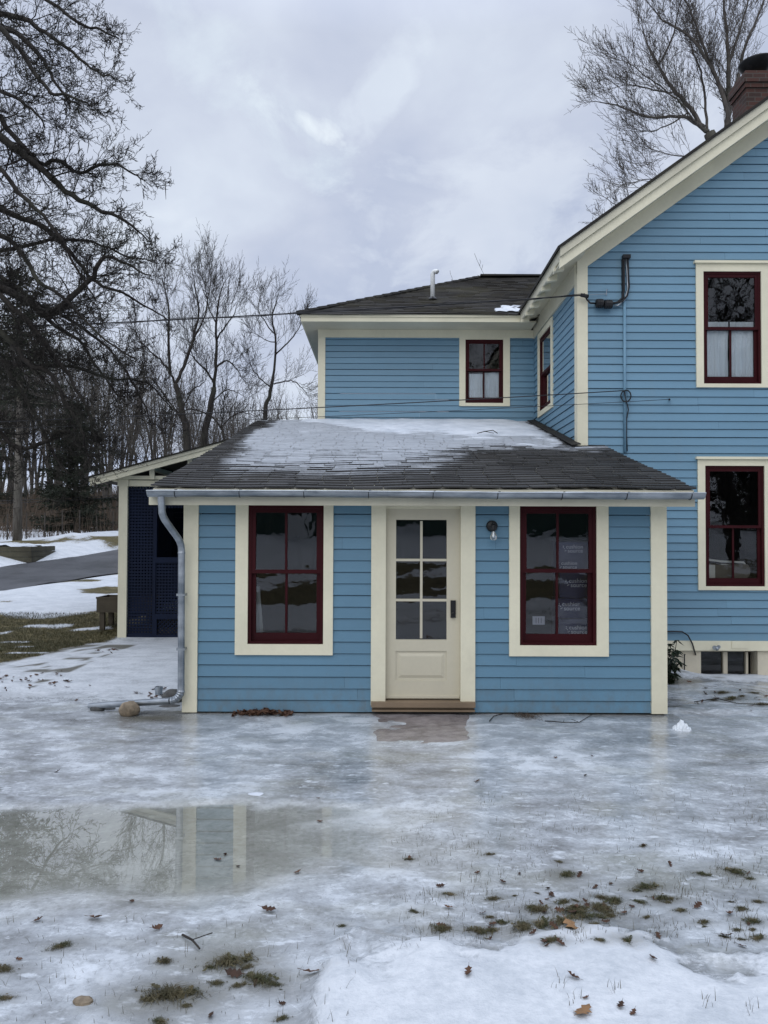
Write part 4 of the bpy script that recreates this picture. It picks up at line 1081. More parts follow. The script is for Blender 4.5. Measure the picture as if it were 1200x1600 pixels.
# --- side porch with lattice
def porch():
    D = 14.3; px0 = X(187, D); px1 = X(200.5, D)
    zb = gh(px0, D) - 0.08; zt = Z(760, D, 193)
    m = MB(); m.box(px0, px1, D-0.07, D+0.07, zb, zt); m.box(px0-0.02, px1+0.02, D-0.085, D+0.085, zt, Z(760, D, 193)+0.12); build(m, 'porch_post', M_cream, house)
    m = MB(); m.box(px0, px1, 18.7, 18.84, -0.1, zt+0.1); build(m, 'porch_post', M_cream, house)
    m = MB(); m.box(px1+0.021, RX0+0.3, D-0.06, D+0.06, zt, zt+0.11); m.box(X(153, D), RX0+0.25, D-0.12, D-0.065, zt+0.125, zt+0.19)
    m.box(px0-0.0, px0+0.1, D+0.09, 18.7, zt, zt+0.11); build(m, 'beam', M_cream, house)
    # rafters seen end-on under the rake and the sloping roof
    a = at(140, 747, 14.0); b = at(345, 692, 14.0); sl = (b.z-a.z)/(b.x-a.x)
    rz = lambda x: a.z + (x-a.x)*sl
    x1 = RX0+0.02
    def bar(y0, y1, d0, d1, xa, xb): 
        m = MB(); m.prism([(xa, y0, rz(xa)-d1), (xb, y0, rz(xb)-d1), (xb, y0, rz(xb)-d0), (xa, y0, rz(xa)-d0)], (0, y1-y0, 0)); return m
    build(bar(13.96, 14.00, 0.0, 0.058, a.x, x1), 'rake_crown', M_cream_old, house)
    build(bar(13.98, 14.03, 0.06, 0.148, a.x+0.01, x1), 'rake_board', M_cream, house)
    build(bar(14.00, 18.9, 0.03, 0.05, a.x+0.02, x1), 'porch_ceiling', M_darkwood, house)
    build(bar(13.94, 18.9, -0.03, 0.0, a.x-0.02, x1), 'porch_roof', M_shingle_old, house)
    for x in (a.x+0.35, a.x+1.05, a.x+1.75):
        m = MB(); m.box(x, x+0.09, D-0.17, D-0.125, zt+0.12, rz(x)-0.06); m.box(x, x+0.09, D-0.125, 17.3, rz(x)-0.14, rz(x)-0.06); build(m, 'rafter_tail', M_cream, house)
    # lattice
    lx0, lx1 = px1+0.002, ex0+0.02; lz0, lz1 = zb+0.12, zt
    ox0, ox1, oz0, oz1 = X(246, D), lx1-0.02, Z(872, D), Z(795, D)        # opening
    bx0, bz1 = X(243, D), Z(960, D)                                      # framed hatch at the foot
    m = MB(); y = D-0.012; pitch = 0.057; w = 0.030
    def hit(x, z): return (ox0 < x < ox1 and oz0 < z < oz1) or (x > bx0 and z < bz1)
    x = lx0
    while x < lx1:
        segs = [(lz0, lz1)]
        if x+w > ox0: segs = [(lz0, oz0), (oz1, lz1)]
        if x+w > bx0: segs = [(max(s[0], bz1), s[1]) for s in segs]
        for s in segs: m.box(x, min(x+w, lx1), y, y+0.008, s[0], s[1])
        x += pitch
    z = lz0
    while z < lz1:
        segs = [(lx0, lx1)]
        if oz0 < z+w and z < oz1: segs = [(lx0, ox0), (ox1, lx1)]
        if z < bz1: segs = [(s[0], min(s[1], bx0)) for s in segs]
        for s in segs:
            if s[1] > s[0]: m.box(s[0], s[1], y-0.009, y-0.001, z, min(z+w, lz1))
        z += pitch
    lat = build(m, 'lattice_panel', M_navy, house)
    m = MB(); f0, f1 = D-0.045, D+0.02
    m.box(ox0-0.06, ox0, f0, f1, oz0-0.10, oz1+0.02); m.box(ox0, lx1, f0, f1, oz0-0.10, oz0)
    m.box(bx0-0.03, bx0+0.05, f0, f1, lz0, bz1); m.box(bx0+0.05, lx1, f0, f1-0.001, bz1-0.10, bz1); m.box(bx0-0.03, bx0+0.02, f0+0.002, f1, bz1, oz0-0.10)
    m.box(lx0, lx1, f0+0.003, f1, lz0-0.10, lz0-0.0005)
    # diagonal lattice in the hatch
    hx0, hx1, hz0, hz1 = bx0+0.05, lx1, lz0, bz1-0.10; k = -1.0
    while k < 1.6:
        for sg in (1, -1):
            pts = []
            for i in range(33):
                zz = hz0 + (hz1-hz0)*i/32; xx = hx0 + k + sg*(zz-hz0)
                if hx0 <= xx <= hx1: pts.append((xx, D+(0.0 if sg > 0 else 0.01), zz))
            if len(pts) > 1: 
                p, q = pts[0], pts[-1]; m.prism([(p[0]-.016, p[1], p[2]), (p[0]+.016, p[1], p[2]), (q[0]+.016, q[1], q[2]), (q[0]-.016, q[1], q[2])], (0, 0.007, 0))
        k += 0.075
    build(m, 'lattice_frame', M_navy, house)
    m = MB(); x = px0 + 0.06; yy = D+0.1                                   # side lattice
    while yy < 18.6: m.box(x, x+0.008, yy, yy+0.032, 0.25, zt); yy += 0.052
    z = 0.25
    while z < zt: m.box(x-0.009, x-0.001, D+0.1, 18.6, z, min(zt, z+0.033)); z += 0.052
    build(m, 'lattice_panel', M_navy, house)
    m = MB(); m.box(px1, wx_(497)+0.02, D+0.03, 17.6, -0.1, 0.14); build(m, 'porch_floor', M_darkwood, house)
    m = MB(); a_, b_, c_, d_ = X(247, 17.6), X(272, 17.6), Z(868, 17.6), Z(830, 17.6)
    m.box(a_, b_, 17.56, 17.62, c_, c_+0.05); m.box(a_, a_+0.05, 17.56, 17.62, c_+0.05, d_); m.box(b_-0.05, b_, 17.56, 17.62, c_+0.05, d_); m.box(a_, b_, 17.56, 17.62, d_, d_+0.05)
    w_ = build(m, 'porch_window', M_navy, house)
    m = MB(); m.quad((a_+.05, 17.59, c_+.05), (b_-.05, 17.59, c_+.05), (b_-.05, 17.59, d_), (a_+.05, 17.59, d_)); build(m, 'pane', M_glass, w_)
def wx_(px): return X(px, DW, 600)
porch()

# --- rooms behind the glass
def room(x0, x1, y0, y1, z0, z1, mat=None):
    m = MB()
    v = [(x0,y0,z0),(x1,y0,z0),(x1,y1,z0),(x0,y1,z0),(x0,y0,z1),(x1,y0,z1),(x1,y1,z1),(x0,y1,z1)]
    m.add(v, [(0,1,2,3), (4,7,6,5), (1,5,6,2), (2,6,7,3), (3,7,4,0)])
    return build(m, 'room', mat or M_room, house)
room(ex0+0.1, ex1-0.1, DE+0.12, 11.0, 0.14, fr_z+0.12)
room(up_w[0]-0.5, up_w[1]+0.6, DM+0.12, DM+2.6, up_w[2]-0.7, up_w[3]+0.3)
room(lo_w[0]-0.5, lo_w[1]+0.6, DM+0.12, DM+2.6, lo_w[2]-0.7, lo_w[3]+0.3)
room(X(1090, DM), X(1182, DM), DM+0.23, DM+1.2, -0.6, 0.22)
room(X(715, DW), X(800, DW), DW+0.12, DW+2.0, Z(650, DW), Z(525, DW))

# ------------------------------------------------------------------ things on and in the house
def curtain(name, x0, x1, y, z0, z1, label, gapx=None):
    m = MB(); n = int((x1-x0)/0.006); V = []; fs = []
    for i in range(n+1):
        x = x0+(x1-x0)*i/n; d = 0.012*math.sin(x*70+math.sin(x*23)*2)+0.006*math.sin(x*170)
        for k in range(5):
            t = k/4; V.append((x + 0.004*math.sin(k*2+x*40), y + d*(0.5+0.5*(1-t)) , z0+(z1-z0)*t))
    for i in range(n):
        for k in range(4): fs.append((i*5+k, (i+1)*5+k, (i+1)*5+k+1, i*5+k+1))
    m.add(V, fs); o = build(m, name, M_curtain, None, True); tag(o, label, 'curtain')
um = (up_w[0]+up_w[1])/2
curtain('curtain', up_w[0]+0.03, um-0.012, DM+0.085, up_w[2]-0.05, zM(500), 'white half curtain in the upper gable window, left of its middle gap')
curtain('curtain', um+0.014, up_w[1]-0.06, DM+0.085, up_w[2]-0.05, zM(500), 'white half curtain in the upper gable window, right of its middle gap')
wm = X(756, DW, 600)
curtain('curtain', X(729, DW, 600), wm-0.012, DW+0.085, Z(632, DW), Z(582, DW), 'white half curtain in the small wing window, left of the mullion')
curtain('curtain', wm+0.012, X(784, DW, 600), DW+0.085, Z(632, DW), Z(580, DW), 'white half curtain in the small wing window, right of the mullion')

def text_mesh(s, size, mat, parent, p, name='lettering', extrude=0.0006):
    cu = bpy.data.curves.new('lettering_outline', 'FONT'); cu.body = s; cu.size = size; cu.extrude = extrude; cu.space_character = 1.02
    cu.offset = size*0.012
    to = bpy.data.objects.new('lettering_outline', cu); COL.objects.link(to)
    dg = bpy.context.evaluated_depsgraph_get(); me = bpy.data.meshes.new_from_object(to.evaluated_get(dg))
    bpy.data.objects.remove(to)
    v = [(p[0]+q.co.x, p[1]-q.co.z, p[2]+q.co.y) for q in me.vertices]; f = [tuple(x.vertices) for x in me.polygons]
    o = link(name, v, f, mat, parent); bpy.data.meshes.remove(me); return o
def package(px0, px1, py0, py1, D, label, dx=0.0, two=False):
    x0, x1 = X(px0, D), X(px1, D); z0, z1 = Z(py1, D, 900), Z(py0, D, 900); dep = 0.32
    e = empty('package', ((x0+x1)/2, D+dep/2, z0), label, 'package', 'navy packages stacked inside the front window')
    m = MB(); nx, nz = 10, 8; V = []; fs = []
    # soft plastic-wrapped block: bulged faces, pinched edges
    def pt(u, v, w):
        b = 0.010; p = Vector((x0+(x1-x0)*u, D+dep*w, z0+(z1-z0)*v))
        c = lambda t: 1-(2*t-1)**2
        p.y -= (1-2*w)*b*c(u)*c(v); p.x += (2*u-1)*b*c(v)*c(w); p.z += (2*v-1)*b*0.6*c(u)*c(w)
        p += Vector((1, 1, 1))*0.0035*(float(vnoise(u*7+px0, v*9+w*5))-0.5); return p
    def face(fn):
        b = len(V); n = 8
        for i in range(n+1):
            for j in range(n+1): V.append(pt(*fn(i/n, j/n)))
        for i in range(n):
            for j in range(n): fs.append((b+i*(n+1)+j, b+(i+1)*(n+1)+j, b+(i+1)*(n+1)+j+1, b+i*(n+1)+j+1))
    for fn in (lambda a, b: (a, b, 0), lambda a, b: (a, b, 1), lambda a, b: (0, a, b), lambda a, b: (1, a, b), lambda a, b: (a, 0, b), lambda a, b: (a, 1, b)): face(fn)
    m.add(V, fs); build(m, 'wrapper', M_bag, e, True)
    y = D - 0.0135
    def mark(x, z, s):
        text_mesh('cushion', s, M_print, e, (x+s*0.15, y, z+s*0.62)); text_mesh('source', s, M_print, e, (x+s*0.45, y, z-s*0.12))
        q = MB()
        for (a, b) in ((0, 0), (0.22, -0.22), (0.02, 0.26), (0.5, -0.5), (0.32, -0.62)):
            cx, cz, h = x-s*0.35+a*s, z+s*0.78+b*s, s*0.11
            q.prism([(cx-h, y, cz), (cx, y, cz-h), (cx+h, y, cz), (cx, y, cz+h)], (0, -0.0006, 0))
        build(q, 'emblem', M_print, e)
    h = z1-z0; w = x1-x0
    if two: mark(x0+w*0.20+dx, z0+h*0.66, 0.060); mark(x0+w*0.06+dx, z0+h*0.10, 0.056)
    else: mark(x0+w*0.22+dx, z0+h*0.44, 0.064)
    return e
PD = 8.46
package(872, 925, 847, 892, PD, 'navy plastic wrapped package printed twice, topmost of the stack in the right front window', 0.0, True)
package(874, 926, 893, 934, PD, 'navy package with one clear print, second from the top of the window stack', 0.01)
package(872, 924, 935, 966, PD, 'navy package with print set to its left, third from the top of the window stack', -0.05)
package(873, 925, 967, 1006, PD, 'navy package with print set low, bottom of the stack in the right front window', 0.02)
def sticker():
    y = DE+0.062; m = MB(); m.box(X(832, y), X(851, y), y-0.001, y, Z(976, y, 840), Z(963, y, 840))
    o = build(m, 'paper_label', M_print); tag(o, 'small white paper label stuck on the lower left pane of the right front window', 'label')
    m = MB(); z0, z1 = Z(974, y, 840), Z(965, y, 840)
    for k in range(3): x = X(837+k*4, y); m.box(x, x+0.006, y-0.002, y-0.001, z0, z1)
    build(m, 'printed_bar', M_stone_dark, o)
sticker()
def planks():
    for i, (a, b, w, lab) in enumerate(((at(394, 905, 8.5), at(404, 1000, 8.42), 0.075, 'wider white board leaning inside the left front window'), (at(402, 915, 8.62), at(414, 1000, 8.5), 0.05, 'narrow white board leaning inside the left front window, right of the wider one'))):
        a = Vector(a); b = Vector(b); b.z = 0.16; b.x += 0.02; m = MB()
        m.prism([(a.x-w/2, a.y, a.z), (a.x+w/2, a.y, a.z-0.01), (b.x+w/2, b.y, b.z), (b.x-w/2, b.y, b.z)], (0, 0.02, 0)); o = build(m, 'plank', M_white); tag(o, lab, 'plank')
planks()
def blanket():
    y = DM+0.16; x0, x1 = X(1106, y), X(1172, y); z0 = Z(903, y, 1150)
    e = empty('folded_blanket', ((x0+x1)/2, y+0.2, z0-0.05), 'folded grey blanket with white trim behind the lower gable window', 'blanket')
    m = MB(); V = []; n = 24
    prof = []
    for i in range(n+1):
        w = math.pi*i/n - math.pi/2; prof.append((x1-0.06+0.06*math.cos(w), z0+0.10+0.10*math.sin(w)))
    poly = [(x0, y, z0)] + [(p[0], y, p[1]) for p in prof] + [(x0, y, z0+0.19)]
    m.prism(poly, (0, 0.4, 0)); build(m, 'fold', M_blanket, e)
    m = MB(); zz = z0+0.235
    m.tube([(x0, y+0.03, zz+0.03), (x0+0.2, y+0.02, zz+0.005), (x1-0.16, y+0.02, zz-0.005), (x1-0.09, y+0.02, zz-0.01), (x1-0.065, y+0.02, zz-0.04), (x1-0.09, y+0.02, zz-0.065), (x1-0.2, y+0.02, zz-0.06), (x0+0.2, y+0.02, zz-0.045)], 0.016, 8)
    m.box(x0, x0+0.1, y-0.01, y+0.3, z0+0.0, z0+0.19); build(m, 'trim', M_blanket_edge, e)
    m = MB(); m.box(x0-0.25, x1+0.25, y-0.02, y+0.6, z0-0.05, z0-0.002); o = build(m, 'shelf', M_room, house)
blanket()
def wall_lamp():
    c = at(768.5, 822, DE-0.02)
    e = empty('wall_lamp', (c.x, DE-0.02, c.z-0.1), 'small black wall lamp with a bare clear bulb right of the door', 'lamp')
    m = MB(); 
    prof = [(0.062, 0.0), (0.060, 0.02), (0.052, 0.035), (0.02, 0.045)]
    n = 18; V = []; 
    for r, o in prof:
        for k in range(n): w = 2*math.pi*k/n; V.append((c.x+r*math.cos(w), DE-0.02-o, c.z+r*math.sin(w)))
    fs = [(i*n+k, i*n+(k+1) % n, (i+1)*n+(k+1) % n, (i+1)*n+k) for i in range(3) for k in range(n)] + [tuple(range(3*n, 4*n))]
    m.add(V, fs); build(m, 'backplate', M_black, e, False)
    m = MB(); b = Vector((c.x+0.003, DE-0.12, c.z-0.012)); m.tube([(c.x, DE-0.05, c.z+0.015), (c.x, DE-0.09, c.z+0.025), (b.x, b.y, b.z+0.02)], 0.011, 8)
    m.lathe([(0.013, 0.03), (0.028, 0.02), (0.032, -0.02), (0.03, -0.035)], b, 16); build(m, 'socket', M_black, e)
    m = MB(); m.lathe([(0.016, -0.036), (0.020, -0.055), (0.034, -0.085), (0.039, -0.105), (0.034, -0.128), (0.018, -0.143), (0.003, -0.146)], b, 18); build(m, 'bulb', M_bulb, e, True)
    m = MB(); m.lathe([(0.010, -0.04), (0.008, -0.07), (0.014, -0.09), (0.006, -0.11)], b, 10); build(m, 'filament_stem', M_white, e)
wall_lamp()

# --- service cables, conduit and splice
def cables():
    y = DM-0.03
    m = MB(); x = X(975, DM, 550); m.tube([(x, y, zM(472, 975)), (x, y, zM(705, 975)-0.02)], 0.022, 10)
    o = build(m, 'conduit', M_blue, None, True); 
    tag(o, 'blue painted vertical conduit on the gable wall running down to the low roof', 'conduit')
    at_ = o.data.attributes.new('tint', 'FLOAT', 'POINT')
    e = empty('cable_drop', at(975, 470, DM-0.05), 'black and silver service cables hanging in a loop from a dark bracket on the gable', 'cable')
    m = MB(); q = at(978, 402, DM-0.05); m.box(q.x-0.05, q.x+0.06, DM-0.09, DM, q.z-0.02, q.z+0.03); m.box(q.x-0.055, q.x-0.03, DM-0.06, DM, q.z-0.62, q.z-0.02); build(m, 'bracket', M_black, e)
    m = MB(); P = lambda a, b, d=0.07: at(a, b, DM-d)
    m.tube([P(975, 403), P(975, 430), P(975, 455), P(972, 466), P(965, 472), P(957, 474)], 0.014, 8); m.tube([P(981, 403), P(982, 430), P(983, 448), P(980, 462), P(972, 471), P(958, 475)], 0.013, 8)
    build(m, 'black_lead', M_rubber, e, True)
    m = MB(); m.tube([P(978, 404, .055), P(980, 430, .055), P(981, 452, .055), P(976, 468, .06), P(966, 477, .06), P(960, 478, .05)], 0.012, 8); build(m, 'silver_lead', M_metal, e, True)
    e = empty('splice_box', at(943, 482, DM-0.08), 'pair of black ribbed cable splices beside the gable corner board', 'splice')
    for (a, b) in ((931, 943), (944, 957)):
        m = MB(); p, q = at(a, 474 if a < 940 else 475.5, DM-0.09), at(b, 474 if a < 940 else 475.5, DM-0.09)
        pts = [p.lerp(q, i/8) for i in range(9)]; m.tube(pts, [0.05, 0.066, 0.06, 0.068, 0.06, 0.068, 0.06, 0.064, 0.048], 10); build(m, 'splice', M_rubber, e)
    m = MB(); m.tube([at(947, 462, DM-.03), at(948, 452, DM-.06), at(949, 452, DM)], 0.006, 6); m.tube([at(949, 459, DM-.03), at(914, 461, DM-.06)], 0.004, 6); build(m, 'anchor', M_metal, e)
    m = MB(); h = at(914, 461, DM-0.12); far = at(-260, 522, 11.6); N_ = 40
    pts = []
    for i in range(N_+1):
        t = i/N_; p = h.lerp(far, t); p.z -= 0.05*4*t*(1-t); pts.append(p)
    m.tube(pts, 0.010, 6); pts2 = [p + Vector((0.01*math.sin(i*0.9), 0, 0.022*math.cos(i*0.9))) for i, p in enumerate(pts)]; m.tube(pts2, 0.005, 5)
    m.tube([h, at(917, 468, DM-.1), at(922, 473.5, DM-.09), at(931, 474, DM-.09)], 0.013, 8)
    m.tube([h + Vector((-0.06, 0, 0)), h + Vector((0.05, 0, -0.02))], 0.028, 8)
    o = build(m, 'overhead_cable', M_rubber, None, True); tag(o, 'thick twisted overhead cable crossing before the wing roof to the gable corner', 'cable')
    m = MB(); h = at(980, 610, DM-.12); far = at(-250, 668, 11.4); pts = []
    for i in range(N_+1):
        t = i/N_; p = h.lerp(far, t); p.z -= 0.16*t*(1-t); pts.append(p)
    m.tube(pts, 0.0075, 6); m.tube([h, at(980, 610, DM-.02)], 0.01, 6)
    pts = [h]
    c = at(977.5, 619, DM-.06); rr = 0.075
    for i in range(15): w = math.pi/2 + 2*math.pi*i/13; pts.append(c + Vector((rr*math.cos(w)*0.95, -0.002*i, rr*math.sin(w)*1.1)))
    pts += [at(982, 640, DM-.05), at(979, 655, DM-.04), at(979, 680, DM-.04), at(980, 705, DM-.04)]
    m.tube(pts, 0.009, 6); o = build(m, 'overhead_cable', M_rubber, None, True); tag(o, 'black overhead cable ending in a small coil on the blue conduit', 'cable')
    m = MB(); h = at(1046, 624, DM-.12); far = at(-250, 676, 11.3); pts = []
    for i in range(N_+1):
        t = i/N_; p = h.lerp(far, t); p.z -= 0.2*t*(1-t); pts.append(p)
    m.tube(pts, 0.004, 5); m.tube([at(1046, 624, DM-.13), at(1046, 624, DM)], 0.014, 8); o = build(m, 'overhead_cable', M_rubber, None, True); tag(o, 'thin overhead wire fixed to a small hook under the upper gable window', 'cable')
    for k, (a, b) in enumerate(((785, 770), (781, 767))):
        m = MB(); p = at(-60, a+3, 38); q = at(330, b-6, 36); pts = []
        for i in range(21): t = i/20; w = p.lerp(q, t); w.z -= 0.5*t*(1-t); pts.append(w)
        m.tube(pts, 0.014, 5); o = build(m, 'overhead_cable', M_rubber, None, True); tag(o, ('lower' if k == 0 else 'upper') + ' of two low wires crossing in front of the dark spruce', 'cable')
    m = MB(); m.tube([at(1036, 987, DM-.05), at(1050, 986.5, DM-.05), at(1066, 987, DM-.06), at(1075, 993, DM-.08), at(1082, 1006, DM-.08), at(1086, 1020, DM-.05), at(1087, 1023, DM)], 0.010, 8)
    o = build(m, 'cable', M_rubber, None, True); tag(o, 'black cable arching out of the wall beside the basement window', 'cable')
    m = MB(); m.tube([at(1069.5, 1050, DM-.05), at(1069.5, 1024, DM-.05), at(1070, 1022, DM-.05)], [0.008, 0.008, 0.014], 8); o = build(m, 'rod', M_rubber); tag(o, 'thin dark rod standing against the cream foundation', 'rod')
    e = empty('outdoor_tap', at(1117, 1013, DM-.08), 'small grey metal tap on the cream band above the basement window', 'tap')
    c = at(1117, 1011, DM-.06); m = MB(); m.tube([c + Vector((0, 0.02, 0)), c + Vector((0, -0.06, 0)), c + Vector((0, -0.08, -0.03))], 0.02, 10); build(m, 'spout', M_metal, e, True)
    m = MB(); m.tube([c + Vector((-0.028, -0.05, 0.0)), c + Vector((-0.03, -0.066, 0.0))], 0.03, 10); m.tube([c + Vector((0.028, -0.05, 0.01)), c + Vector((0.03, -0.066, 0.01))], 0.026, 10); build(m, 'handwheel', M_metal, e)
cables()

# ------------------------------------------------------------------ yard things
def blob(name, c, r, mat, seed, label, cat, sq=(1, 1, 1), amp=0.18, group=None, facet=False):
    rr = np.random.default_rng(seed); V = []; n, k = (9, 6) if facet else (22, 14)
    off = rr.random(3)*50
    for j in range(k):
        th = math.pi*j/(k-1)
        for i in range(n):
            ph = 2*math.pi*i/n; d = Vector((math.sin(th)*math.cos(ph), math.sin(th)*math.sin(ph), math.cos(th)))
            s = 1 + amp*2*(float(fbm(d.x*1.6+off[0]+d.z, d.y*1.6+off[1]-d.z*0.7, 3))-0.5)
            V.append((c[0]+d.x*r*sq[0]*s, c[1]+d.y*r*sq[1]*s, c[2]+d.z*r*sq[2]*s))
    fs = [(j*n+i, j*n+(i+1) % n, (j+1)*n+(i+1) % n, (j+1)*n+i) for j in range(k-1) for i in range(n)]
    o = link(name, V, fs, mat, None, not facet); return tag(o, label, cat, group)
def yard():
    p = on_ground(208, 1114); p = p + Vector((0, -0.12, 0)); blob('stone', p + Vector((0, 0, 0.065)), 0.105, M_stone_tan, 1, 'round tan stone beside the metal outlet pipe of the downspout', 'stone', (1, .8, .82), 0.2)
    p = on_ground(152, 1110); blob('stone', p + Vector((0, 0, 0.02)), 0.07, M_stone_dark, 2, 'small dark stone under the open end of the outlet pipe', 'stone', (1.1, .8, .7))
    p = on_ground(172, 1108); blob('stone', p + Vector((0, 0, 0.0)), 0.05, M_stone_dark, 3, 'tiny dark stone between the tan stone and the pipe end', 'stone', (1.3, .8, .5))
    p = at(270, 1082, 8.75); p.z = gh(p.x, p.y); blob('stone', p + Vector((0, 0, 0.05)), 0.12, M_stone_dark, 4, 'black stone against the house corner behind the downspout', 'stone', (1, .7, .75))
    p = on_ground(262, 1104); blob('stone', p + Vector((0.02, 0.02, -0.01)), 0.09, M_stone_dark, 14, 'flat dark stone under the downspout elbow', 'stone', (1.4, .7, .35))
    p = on_ground(130, 1566); blob('stone', p + Vector((0, 0, 0.004)), 0.036, M_stone_tan, 25, 'flat grey stone half sunk in the ice at the lower left', 'stone', (1.2, .75, .5), 0.3, facet=True)
    p = on_ground(1066, 1140); V = []; nx, ny = 15, 10; rq = random.Random(9)
    for q in range(ny):
        for k in range(nx):
            u, v = (k/(nx-1)-0.5)*2, (q/(ny-1)-0.5)*2
            rim = max(abs(u)**1.4, abs(v)**1.6, (abs(u)+abs(v))*0.62); h = max(-0.02, (1-rim)*0.10*(1-0.55*abs(u+0.15)) + rq.gauss(0, 0.007))
            if rim > 0.97: h = -0.02
            V.append((p.x+u*0.095+rq.gauss(0, .004), p.y+v*0.075+rq.gauss(0, .004), p.z+h))
    o = link('ice_chunk', V, [(q*nx+k, q*nx+k+1, (q+1)*nx+k+1, (q+1)*nx+k) for q in range(ny-1) for k in range(nx-1)], M_snow_lump)
    tag(o, 'white jagged chunk of ice standing on the ice near the right corner', 'ice chunk')
    p = on_ground(398, 1241); blob('ice_chunk', p + Vector((0, 0, 0.0)), 0.05, M_snow, 8, 'flat white flake of ice lying just behind the puddle', 'ice chunk', (1.2, .9, .12), 0.7, facet=True)
    for k, (px, py, r) in enumerate(((205, 1105, .03),)): pass
    p = on_ground(248, 1086); m = MB(); m.lathe([(0.042, -0.02), (0.042, 0.06), (0.047, 0.062), (0.047, 0.10), (0.036, 0.10), (0.034, 0.07)], p, 18)
    o = build(m, 'pipe_stub', M_metal); tag(o, 'short upright metal pipe stub in the snow behind the outlet pipe', 'pipe')
    # slab at the door
    a0, a1, b0, b1 = on_ground(581, 1122), on_ground(741, 1122), on_ground(584, 1162), on_ground(737, 1162)
    V = []; fs = []; nx, ny = 48, 22
    for q in range(ny+1):
        t = q/ny; y = b0.y + (DE-0.04-b0.y)*t; xa = b0.x + (a0.x-b0.x)*t; xb = b1.x + (a1.x-b1.x)*t
        for k in range(nx+1):
            x = xa + (xb-xa)*k/nx; ed = min(k/nx, 1-k/nx)*1.2; ed = min(ed, t*0.6)
            V.append((x, y, gh(x, y) + 0.0035 + 0.018*(float(fbm(x*3.2+4, y*5.0, 4))-0.5) - 0.006*(1-float(sstep(0.0, 0.10, ed)))))
    top = len(V)
    V += [(b0.x, b0.y, -0.12), (b1.x, b1.y, -0.12), (a1.x, DE-0.04, -0.12), (a0.x, DE-0.04, -0.12)]
    fs = [(q*(nx+1)+k, q*(nx+1)+k+1, (q+1)*(nx+1)+k+1, (q+1)*(nx+1)+k) for q in range(ny) for k in range(nx)]
    fs += [tuple(range(nx, -1, -1)) + (top, top+1), tuple(ny*(nx+1)+k for k in range(nx+1)) + (top+2, top+3)]
    o = link('door_slab', V, fs, M_slab, smooth=False); tag(o, 'wet reddish stone slab set in the ice below the door', 'slab')
    # wooden stand
    D = 14.75; z = gh(X(165, D), D); x0 = X(152, D); x1 = x0+1.1
    e = empty('wooden_stand', ((x0+x1)/2, D+0.3, z), 'dark weathered wooden stand on square legs behind the porch post', 'stand')
    m = MB(); zt = Z(933, D, 160); zb = Z(957, D, 160); m.box(x0, x1, D, D+0.03, zb, zt); m.box(x0, x0+0.03, D+0.031, D+0.6, zb, zt); m.box(x1-0.03, x1, D+0.031, D+0.6, zb, zt); m.box(x0+0.031, x1-0.031, D+0.57, D+0.6, zb, zt); m.box(x0+.031, x1-.031, D+.031, D+.569, zb+0.02, zb+0.05); m.box(x0-0.01, x1+.01, D-0.012, D-0.001, zt-0.03, zt+0.004); build(m, 'tray', M_darkwood, e)
    for (a, b) in ((0.05, 0.031), (0.42, 0.031), (0.05, 0.5), (0.95, 0.5), (0.95, 0.031)):
        m = MB(); m.box(x0+a, x0+a+0.09, D+b, D+b+0.07, z-0.1, zb+0.02); build(m, 'leg', M_darkwood, e)
    # timber planter by the drive
    D = 26.7; x0 = X(-90, D); x1 = X(50, D); z = gh(X(20, D), D); zt = max(Z(857, D, 20), z+0.45)
    e = empty('timber_planter', ((x0+x1)/2, D+1, z), 'mossy timber planter filled with snow at the far roadside', 'planter')
    for k in range(3):
        h = (zt-z+0.1)/3; m = MB(); m.box(x0, x1-0.02*k, D+0.01*k, D+0.2, z-0.1+k*h, z-0.1+(k+1)*h-0.012); m.box(x1-0.22, x1-0.02*k-0.005, D+0.205, D+2, z-0.1+k*h, z-0.1+(k+1)*h-0.012); build(m, 'timber', M_timber, e)
    m = MB(); V = []; 
    for j in range(8):
        for i in range(16): V.append((x0+(x1-0.25-x0)*i/15, D+0.2+1.8*j/7, zt-0.1+0.25*float(fbm(i*0.4, j*0.5, 3))))
    m.add(V, [(j*16+i, j*16+i+1, (j+1)*16+i+1, (j+1)*16+i) for j in range(7) for i in range(15)]); build(m, 'snow_fill', M_snow, e, True)
    # wire fence across the far yard
    pts = [at(-20, 850, 33), at(45, 845, 34.5), at(110, 838, 36), at(160, 832, 37), at(225, 828, 38)]
    e = empty('wire_fence', (pts[2].x, pts[2].y, gh(pts[2].x, pts[2].y)), 'thin grey wire fence along the snowy yard beyond the road', 'fence')
    tops = []
    P2 = [pts[0].lerp(pts[-1], i/9) for i in range(10)]
    for i, p in enumerate(P2):
        p.z = gh(p.x, p.y); m = MB(); m.tube([(p.x, p.y, p.z-0.2), (p.x+0.02*math.sin(i), p.y, p.z+1.15)], 0.03, 6); build(m, 'post', M_bark_grey, e); tops.append(Vector((p.x, p.y, p.z)))
    m = MB()
    for h in (0.2, 0.5, 0.8, 1.1): m.tube([t + Vector((0, 0, h)) for t in tops], 0.006, 4)
    build(m, 'wire', M_bark_grey, e)
yard()

